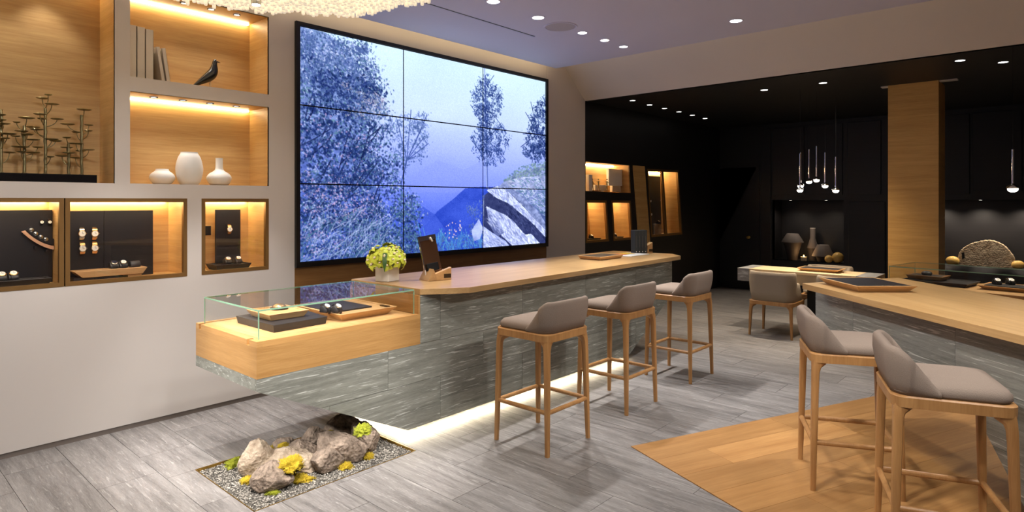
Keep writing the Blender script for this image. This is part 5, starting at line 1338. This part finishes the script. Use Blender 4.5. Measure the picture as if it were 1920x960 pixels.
# ================================================================== BLACK ROOM
def cy(u, v, y=YB): p = py(u, v, y); return (p.x, p.z)
nl = (cy(1448, 375)[0], cy(1582, 375)[0]); zs_ = 0.555; zn = 1.577
nr = (cy(1720, 375)[0], cy(1920, 375)[0] + 0.9); zr = 0.62
dr = (cy(1301, 400)[0], cy(1418, 400)[0])
wb = slab_holes([(-5.2, 0.0), (XR, 0.0), (XR, ZD), (-5.2, ZD)], [rect(nl[0], nl[1], zs_, zn), rect(nr[0], nr[1], zr, zn), rect(dr[0], dr[1], 0.002, 2.15)], 0.0, 0.12)
wb.v = [(v[1], YB + 0.12 - v[0], v[2]) for v in wb.v]
wall_back = tag(wb.build('wall_back', M['black']), kind='structure')
def lining_y(q, yf, yb, parent):
    mb = lining(q, 0.0, yf - yb); mb.v = [(v[1], yf - v[0], v[2]) for v in mb.v]; return mb.build('niche_lining', M['black'], parent)
lining_y(rect(nl[0], nl[1], zs_, zn), YB + 0.001, YB + 0.48, wall_back)
lining_y(rect(nr[0], nr[1], zr, zn), YB + 0.001, YB + 0.36, wall_back)
d1 = MB().box(dr[0] + 0.004, dr[1] - 0.004, YB + 0.03, YB + 0.07, 0.004, 2.146)
door = tag(d1.build('door_1', M['black']), kind='structure')
kx, kz = cy(1403, 445)
MB().lathe([(0.026, 0.0), (0.026, -0.006), (0.010, -0.010), (0.010, -0.030), (0.024, -0.040), (0.028, -0.055), (0.016, -0.066)], (kx, YB + 0.03, kz), 18, axis='y').build('door_knob', M['brass'], door, smooth=True)
for s in (dr[0] - 0.06, dr[1]): MB().box(s, s + 0.06, YB - 0.012, YB - 0.0005, 0, 2.21).build('door_casing', M['black'], wall_back)
for (u0, u1, za, zb_) in ((1450, 1508, 1.66, 2.80), (1512, 1580, 1.66, 2.80), (1590, 1652, 1.66, 2.80), (1592, 1660, 0.03, 1.55), (1428, 1446, 0.03, 2.80), (1764, 1818, 1.66, 2.80), (1824, 1916, 1.70, 2.80)):
    MB().box(cy(u0, 300)[0], cy(u1, 300)[0], YB - 0.022, YB - 0.0005, za, zb_).build('veneer_panel', M['black'], wall_back, bevel=0.003, seg=1)
for (x0, x1, n_, lb, pw_) in ((nl[0], nl[1], 2, 'vases', 9.0), (nr[0], nr[0] + 1.5, 3, 'petrified slab', 26.0)):  # the slab's pucks are unseen, added to brighten it
    for k in range(n_):
        x = x0 + (x1 - x0) * (k + 0.5) / n_; y = YB + 0.07
        t = thing('puck_light', '%s puck light hidden above the %s in the black niche' % (ORD[k], lb), 'puck light', (x, y, zn), 0, 'puck lights of the black niches')
        MB().lathe([(0.025, -0.001), (0.025, -0.006)], (x, y, zn), 16).build('ring', M['bezel'], t)
        MB().lathe([(0.018, -0.006), (0.018, -0.0075)], (x, y, zn), 16).build('lens', M['lens_small'], t)
        l = lamp('SPOT', 'puck_lamp', (x, y, zn - 0.03), pw_, WARM, t, spot_size=2.3, spot_blend=0.8, shadow_soft_size=0.02); aim(l, (x, y + 0.1, 0.6))
# vases and candle in the left black niche
YN = YB + 0.20
k_ = lambda u, v=480: py(u, v, YN)
def pw(px_): return px_ * 10.35 / 1170.0
zsf = zs_
def vv(v, u): return py(u, v, YN).z
vx = k_(1486).x; a_, b2, c2 = vv(438, 1486), vv(454, 1486), vv(475, 1486)
t = thing('grey_vase', 'wide grey stoneware vase shaped like a shaded lamp, left in the black niche', 'vase', (vx, YN, zsf), 0, 'grey stoneware vases')
MB().lathe([(pw(9), 0.0), (pw(10), (c2 - zsf) * 0.8), (pw(17), b2 - zsf - 0.002)], (vx, YN, zsf), 32).build('lower_body', M['vase_dark'], t, smooth=True)
MB().lathe([(pw(20), b2 - zsf - 0.002), (pw(20), b2 - zsf + 0.008), (pw(10.5), a_ - zsf), (pw(9.5), a_ - zsf)], (vx, YN, zsf), 32).build('upper_body', M['vase_grey'], t, smooth=True)
vx = k_(1518).x; top_, sh, nk = vv(428, 1518), vv(466, 1518), vv(447, 1518)
t = thing('grey_vase', 'tall narrow grey stoneware bottle between two lamp-shaped vases', 'vase', (vx, YN + 0.17, zsf), 0, 'grey stoneware vases')
MB().lathe([(pw(6), 0), (pw(9.5), sh - zsf - 0.002)], (vx, YN + 0.17, zsf), 28).build('lower_body', M['vase_dark'], t, smooth=True)
MB().lathe([(pw(10), sh - zsf - 0.002), (pw(10), sh - zsf + 0.006), (pw(4.6), nk - zsf), (pw(4.6), top_ - zsf), (pw(3.8), top_ - zsf)], (vx, YN + 0.17, zsf), 28).build('neck', M['vase_grey'], t, smooth=True)
MB().lathe([(pw(4.7), top_ - zsf - 0.014), (pw(4.8), top_ - zsf + 0.001)], (vx, YN + 0.17, zsf), 28).build('rim', M['vase_rim'], t, smooth=True)
vx = k_(1543).x; a_, b2 = vv(459, 1543), vv(480, 1543)
t = thing('grey_vase', 'low grey stoneware vase with conical top behind the amber balls', 'vase', (vx, YN + 0.0, zsf), 0, 'grey stoneware vases')
MB().lathe([(pw(9), 0), (pw(13), b2 - zsf - 0.002)], (vx, YN + 0.0, zsf), 28).build('lower_body', M['vase_dark'], t, smooth=True)
MB().lathe([(pw(19), b2 - zsf - 0.002), (pw(19), b2 - zsf + 0.008), (pw(10), a_ - zsf), (pw(9), a_ - zsf)], (vx, YN + 0.0, zsf), 28).build('upper_body', M['vase_grey'], t, smooth=True)
q = k_(1511)
t = thing('votive_candle', 'small lit candle in a frosted glass in the black niche', 'candle', (q.x, YN - 0.11, zsf))
MB().lathe([(0.042, 0), (0.048, 0.07), (0.044, 0.07), (0.040, 0.05), (0.001, 0.05)], (q.x, YN - 0.11, zsf), 20).build('glass', M['wax'], t, smooth=True)
MB().sphere((q.x, YN - 0.11, zsf + 0.078), (0.011, 0.011, 0.026), 10, 8).build('flame', M['flame'], t, smooth='all')
lamp('POINT', 'candle_lamp', (q.x, YN - 0.115, zsf + 0.12), 1.2, (1, .6, .25), t, shadow_soft_size=0.02)
for (u, r, lb, dy) in ((1554, 0.062, 'small amber stone ball in the black niche', -0.17), (1571, 0.088, 'larger amber stone ball beside the niche edge', -0.11)):
    q = py(u, 480, YN + dy); t = thing('stone_ball', lb, 'ball', (q.x, YN + dy, zsf), 0, 'amber stone balls in the black niche')
    MB().sphere((q.x, YN + dy, zsf + r), r, 24, 14).build('ball', M['amber'], t, smooth='all')
# fossil slab and amber eggs on the right
YN2 = YB + 0.15
f0, f1 = py(1797, 498, YN2), py(1902, 498, YN2); W = f1.x - f0.x; Ht = py(1850, 450, YN2).z - zr
t = thing('fossil_slab', 'large domed beige petrified slab in the right black niche', 'stone slab', ((f0.x + f1.x) / 2, YN2, zr))
out = [(0.0, 0.0), (-0.02, 0.16), (0.0, 0.34), (0.03, 0.52), (0.09, 0.66), (0.17, 0.78), (0.27, 0.88), (0.40, 0.95), (0.52, 1.0), (0.64, 0.985), (0.76, 0.90), (0.86, 0.77), (0.94, 0.58), (1.0, 0.40), (1.01, 0.18), (0.97, 0.0)]
dense = smooth_prof([(p[0] + 1, p[1]) for p in out], 4); pts = [((p[0] - 1.5) * W + (f0.x + f1.x) / 2, zr + p[1] * Ht + 0.004 * math.sin(i * 2.3)) for i, p in enumerate(dense)]
pts = [(p[0], max(p[1], zr)) for p in pts]
MB().prism(pts, YN2 - 0.05, YN2 + 0.06, 'y').build('slab', M['fossil'], t, bevel=0.012, seg=2)
hl = MB(); hp = [py(u, v, YN2 - 0.0515) for u, v in ((1803, 474), (1808, 473), (1809, 484), (1804, 486))]
hl.add([tuple(p) for p in hp] + [(p.x, p.y + 0.0012, p.z) for p in hp], [(0, 1, 2, 3), (7, 6, 5, 4)] + [(i, (i + 1) % 4, 4 + (i + 1) % 4, 4 + i) for i in range(4)]); hl.build('dark_hollow', M['blackmatte'], t)
for (u, v, rx, rz_, lb) in ((1786, 496, 11.5, 9.5, 'amber stone egg left of the petrified slab'), (1909, 503, 10, 8, 'amber stone egg right of the petrified slab')):
    q = py(u, v, YN2 - 0.05); t = thing('stone_egg', lb, 'egg', (q.x, YN2 - 0.05, zr), 0, 'amber stone eggs')
    R = pw(rx) * 0.84; MB().sphere((q.x, YN2 - 0.05, zr + R * 0.8), (R, R * 0.8, R * 0.8), 22, 12).build('egg', M['amber'], t, smooth='all')
# oak column
c0, c1 = pz(1665, 155, ZD), pz(1760, 146, ZD); YC = 8.16; cx0 = py(1665, 300, YC).x; cx1 = py(1760, 300, YC).x
colm = MB().box(cx0, cx1, YC, YC + 0.45, 0, ZD - 0.0005)
tag(colm.build('column', wood('column_oak', lin(212, 168, 98), lin(186, 140, 74), (1.2, 1.2, 22), 0.42)), kind='structure')
for (a, c) in ((cx0 - 0.075, cx0 - 0.002), (cx1 + 0.002, cx1 + 0.165)):
    tag(MB().box(a, c, YC + 0.01, YC + 0.10, ZD - 0.012, ZD - 0.001).build('trim_2', M['wall']), kind='structure')
# narrow blue glass panel beside the column
q0, q1 = py(1761, 405, 8.9), py(1771, 515, 8.9)
t = thing('glass_screen', 'narrow upright navy glass panel with tan edge beside the oak column', 'glass panel', (q0.x, 8.9, 0))
MB().box(q0.x - 0.12, q1.x - 0.008, 8.9, 8.92, 0.0, q0.z).build('pane', M['navy'], t)
MB().box(q1.x - 0.008, q1.x, 8.895, 8.925, 0.0, q0.z).build('edge', M['oak_dark'], t)

# pendants
def pendant(x, y, zb_, L, label, group, s=1.0, power=9.0):
    t = thing('pendant_light', label, 'pendant light', (x, y, ZD), 0, group)
    MB().tube([(x, y, ZD - 0.002), (x, y, zb_ + L)], 0.0008, 6).build('cable', M['blackmatte'], t)
    MB().tube([(x, y, zb_ + L), (x, y, zb_ + 0.06 * s)], 0.008 * s, 10).build('chrome_tube', M['chrome'], t, smooth=True)
    MB().lathe([(0.008 * s, 0.068 * s), (0.016 * s, 0.06 * s), (0.036 * s, 0.045 * s), (0.040 * s, 0.036 * s), (0.034 * s, 0.030 * s)], (x, y, zb_), 20).build('cap', M['chrome'], t, smooth=True)
    MB().sphere((x, y, zb_ + 0.026 * s), (0.033 * s, 0.033 * s, 0.024 * s), 16, 10).build('bulb', M['bulb'], t, smooth='all')
    l = lamp('SPOT', 'pendant_lamp', (x, y, zb_ - 0.01), power, WARM, t, spot_size=1.9, spot_blend=0.8, shadow_soft_size=0.03)
PG = 'pendants above the stone desk'
for (u, vb, vt, dy, lb) in ((1500, 361, 288, -0.14, 'lowest chrome pendant at the left of the cluster above the desk'), (1501, 353, 286, 0.10, 'chrome pendant just behind the lowest left one above the desk'), (1517, 345, 280, 0.22, 'chrome pendant left of the highest one in the desk cluster'),
                        (1531, 342, 274, 0.22, 'highest chrome pendant in the desk cluster'), (1547, 353, 286, 0.05, 'chrome pendant between the highest and the rightmost one'), (1567, 362, 294, -0.10, 'rightmost chrome pendant of the cluster above the desk')):
    q = py(u, vb, 7.80 + dy); qt = py(u, vt, 7.80 + dy); pendant(q.x, 7.80 + dy, q.z, qt.z - q.z, lb, PG)
q = pz(1899, 361, 1.62); q = CO + ray(1899, 361) * 5.3; qt = CO + ray(1899, 280) * 5.3
pendant(q.x, q.y, q.z, qt.z - q.z, 'single chrome pendant hanging at the far right edge', None, 1.15, 14.0)

# ------------------------------------------------------------------ black wall shelves on the left side
def bq(*uv): return [(lambda p: (p.y, p.z))(px(u, v, XW)) for u, v in uv]
O1 = bq((1097.5, 358), (1183, 362), (1180, 310), (1097.5, 303)); O2 = bq((1097.5, 456), (1142, 452.5), (1137, 375.5), (1097.5, 375))
O3 = bq((1150, 452), (1186, 449), (1182, 376), (1146, 375.5)); O4 = bq((1221, 445), (1279, 439.5), (1272, 319), (1213, 316.5))
OS = bq((1198, 470), (1219, 468), (1207.5, 311.7), (1186, 310))
for o_ in (O1, O2): o_[0] = (YS + 0.012, o_[0][1]); o_[3] = (YS + 0.012, o_[3][1])
wbl = slab_holes(rect(YS, YB, 0.0, ZD), [O1, O2, O3, O4], XW - 0.02, XW)
wall_fl = tag(wbl.build('wall_far_left', M['black']), kind='structure')
MB().box(-5.2, XW - 0.34, YS, YB, 0, ZD).build('wall_core', M['black'], wall_fl)
XB2 = XW - 0.30
lining(O1, XW - 0.0005, XB2).build('niche_lining', M['oak_wall'], wall_fl)
MB().prism(OS, XW + 0.0005, XW + 0.012, 'x').build('oak_strip', M['oak_wall'], wall_fl)
def shrink(q, d):
    c = (sum(p[0] for p in q) / 4, sum(p[1] for p in q) / 4); return [(p[0] - math.copysign(d, p[0] - c[0]), p[1] - math.copysign(d, p[1] - c[1])) for p in q]
def slant_vitrine(q, label, mull=False):
    t = thing('vitrine', label, 'display case', (XW, sum(p[0] for p in q) / 4, q[0][1]))
    lining(shrink(q, 0.014), XW - 0.03, XB2, 0.012).build('lining', M['oak_wall'], t)
    a = shrink(q, 0.001); c = shrink(q, 0.035); mb = MB()
    for i in range(4):
        j = (i + 1) % 4; mb.prism([a[i], a[j], c[j], c[i]], XW - 0.03, XW + 0.004, 'x')
    mb.build('frame', M['bronze'], t)
    if mull:
        m0 = [(c[0][0] + (c[1][0] - c[0][0]) * s, c[0][1] + (c[1][1] - c[0][1]) * s) for s in (0.44, 0.50)]; m1 = [(c[3][0] + (c[2][0] - c[3][0]) * s, c[3][1] + (c[2][1] - c[3][1]) * s) for s in (0.50, 0.44)]
        MB().prism(m0 + m1, XW - 0.028, XW + 0.003, 'x').build('mullion', M['bronze'], t)
    MB().prism(c, XW - 0.017, XW - 0.014, 'x').build('glass_pane', M['glass'], t)
    y0, y1, z1 = c[3][0] + 0.03, c[2][0] - 0.03, min(c[2][1], c[3][1]) + 0.012
    MB().box(XB2 + 0.01, XB2 + 0.03, y0, y1, z1 - 0.012, z1 - 0.002).build('led_strip', emit('led_black_wall', (1.0, 0.80, 0.48), 75.0), t)
    return t
slant_vitrine(O2, 'oak-lined vitrine in the black wall next to the white pier')
slant_vitrine(O3, 'oak-lined vitrine in the black wall behind the booklets')
VT4 = slant_vitrine(O4, 'tall double vitrine in the black wall with a dark panel', True)
niche_led([(O1[0][0], O1[0][1]), (O1[1][0], O1[1][1]), (O1[2][0], min(O1[2][1], O1[3][1]) - 0.002), O1[3]], 'warm light strip above the figurines in the black wall shelf', XB2, 'led_shelf')
zb1 = O1[0][1]; zb1 = max(O1[0][1], O1[1][1]) + 0.001
def bp_(u, v, x=-4.88): return px(u, v, x)
t = thing('art_frame', 'square white canvas block on a pale stand in the black wall shelf', 'picture', (-4.95, bp_(1153, 340).y, zb1))
a, c = bp_(1142, 348, -4.9), bp_(1167, 318, -4.9)
MB().box(-4.945, -4.905, a.y, c.y, a.z, c.z).build('canvas', M['ceramic'], t, bevel=0.002, seg=1)
a2, c2_ = bp_(1148, 360, -4.95), bp_(1171, 330, -4.95)
MB().box(-4.99, -4.946, a2.y, c2_.y, zb1, c.z - 0.02).build('stand', M['cream'], t, bevel=0.002, seg=1)
t = thing('standing_book', 'upright white book by the white pier in the black wall shelf', 'book', (-4.92, bp_(1105, 340).y, zb1))
a, c = bp_(1102, 358), bp_(1108.5, 328); MB().box(-4.98, -4.86, a.y, c.y, zb1, c.z).build('cover', M['ceramic'], t, bevel=0.002, seg=1)
t = thing('stacked_book', 'white book lying flat behind the small figurines', 'book', (-4.97, bp_(1137, 355).y, zb1))
a, c = bp_(1124, 358), bp_(1147, 347); MB().box(-5.02, -4.95, a.y, c.y, zb1, c.z).build('cover', M['ceramic'], t, bevel=0.002, seg=1)
for (u, lb, w) in ((1111, 'left bronze dancing figurine in the black wall shelf', -1), (1122, 'middle bronze dancing figurine with outstretched arms', 1), (1138, 'right slender bronze figurine beside the canvas', 0)):
    c = bp_(u, 356, -4.88); y = c.y; h = bp_(u, 336, -4.88).z - zb1
    t = thing('figurine', lb, 'figurine', (-4.88, y, zb1), 0, 'bronze figurines')
    MB().box(-4.905, -4.855, y - 0.035, y + 0.035, zb1, zb1 + 0.012).build('base', M['oak_dark'], t)
    mb = MB(); z = zb1 + 0.012
    mb.tube([(-4.88, y - 0.02, z), (-4.88, y - 0.005, z + h * 0.38), (-4.88, y, z + h * 0.45)], [0.004, 0.006, 0.008], 8); mb.tube([(-4.88, y + 0.022, z), (-4.88, y + 0.006, z + h * 0.38), (-4.88, y, z + h * 0.45)], [0.004, 0.006, 0.008], 8)
    mb.tube([(-4.88, y, z + h * 0.42), (-4.88, y + 0.004 * w, z + h * 0.6), (-4.88, y, z + h * 0.78)], [0.010, 0.010, 0.009], 8); mb.sphere((-4.88, y, z + h * 0.9), 0.011, 10, 7)
    mb.tube([(-4.88, y, z + h * 0.76), (-4.88, y + 0.03, z + h * (0.66 + 0.08 * w)), (-4.88, y + 0.055, z + h * (0.62 + 0.14 * w))], [0.005, 0.004, 0.003], 6); mb.tube([(-4.88, y, z + h * 0.76), (-4.88, y - 0.03, z + h * 0.68), (-4.88, y - 0.05, z + h * 0.72)], [0.005, 0.004, 0.003], 6)
    mb.build('figure', M['candle'], t, smooth='all')
zv = O2[1][1] + 0.016
for (u, lb, q) in ((1108, 'black tray with watches in the vitrine by the white pier', O2), (1152, 'black tray with watches in the vitrine behind the booklets', O3)):
    zt_ = max(q[0][1], q[1][1]) + 0.016; y = bp_(u, 445, -4.90).y
    wedge_tray('black_tray', lb, 'tray', (-4.90, y, zt_), 0.14, 0.30, 0.03, 0, M['leather'], None, 0.02)
    cushion_watch(-4.90, y, zt_ + 0.0305, lb.replace('black tray with watches', 'silver watch on the black tray'), 'watches in the black wall', 0, 0.022, 'steel')
pa, pb2 = bp_(1215, 440, -5.0), bp_(1236, 331, -5.0)
sl = 0.02; zb_ = max(O4[0][1], O4[1][1]) + 0.016
ya = O4[0][0] + 0.05; ye = px(1238, 400, -5.0).y
MB().prism([(ya, zb_), (ye + sl, zb_), (ye - sl, pb2.z), (ya - 0.06, pb2.z)], -5.01, -4.99, 'x').build('back_panel', M['teal'], VT4)
for (u, v, lb) in ((1219.5, 377, 'upper silver watch on the dark panel of the tall vitrine'), (1221, 402, 'lower silver watch on the dark panel of the tall vitrine')):
    c = px(u, v, -4.96); wall_watch(-4.989, max(c.y, ya + 0.03), c.z, lb, None, 0.024, 'steel', 'dial', 'steel')
c = px(1234, 437, -4.90); t = thing('watch_pedestal', 'small oak pedestal in front of the dark panel', 'pedestal', (-4.90, c.y, zb_))
MB().box(-4.93, -4.87, c.y - 0.05, c.y + 0.05, zb_, zb_ + 0.17).build('block', M['oak_tray'], t, bevel=0.002, seg=1)
cushion_watch(-4.90, c.y, zb_ + 0.1705, 'watch on the small oak pedestal in the tall vitrine', None, 0, 0.022, 'steel')
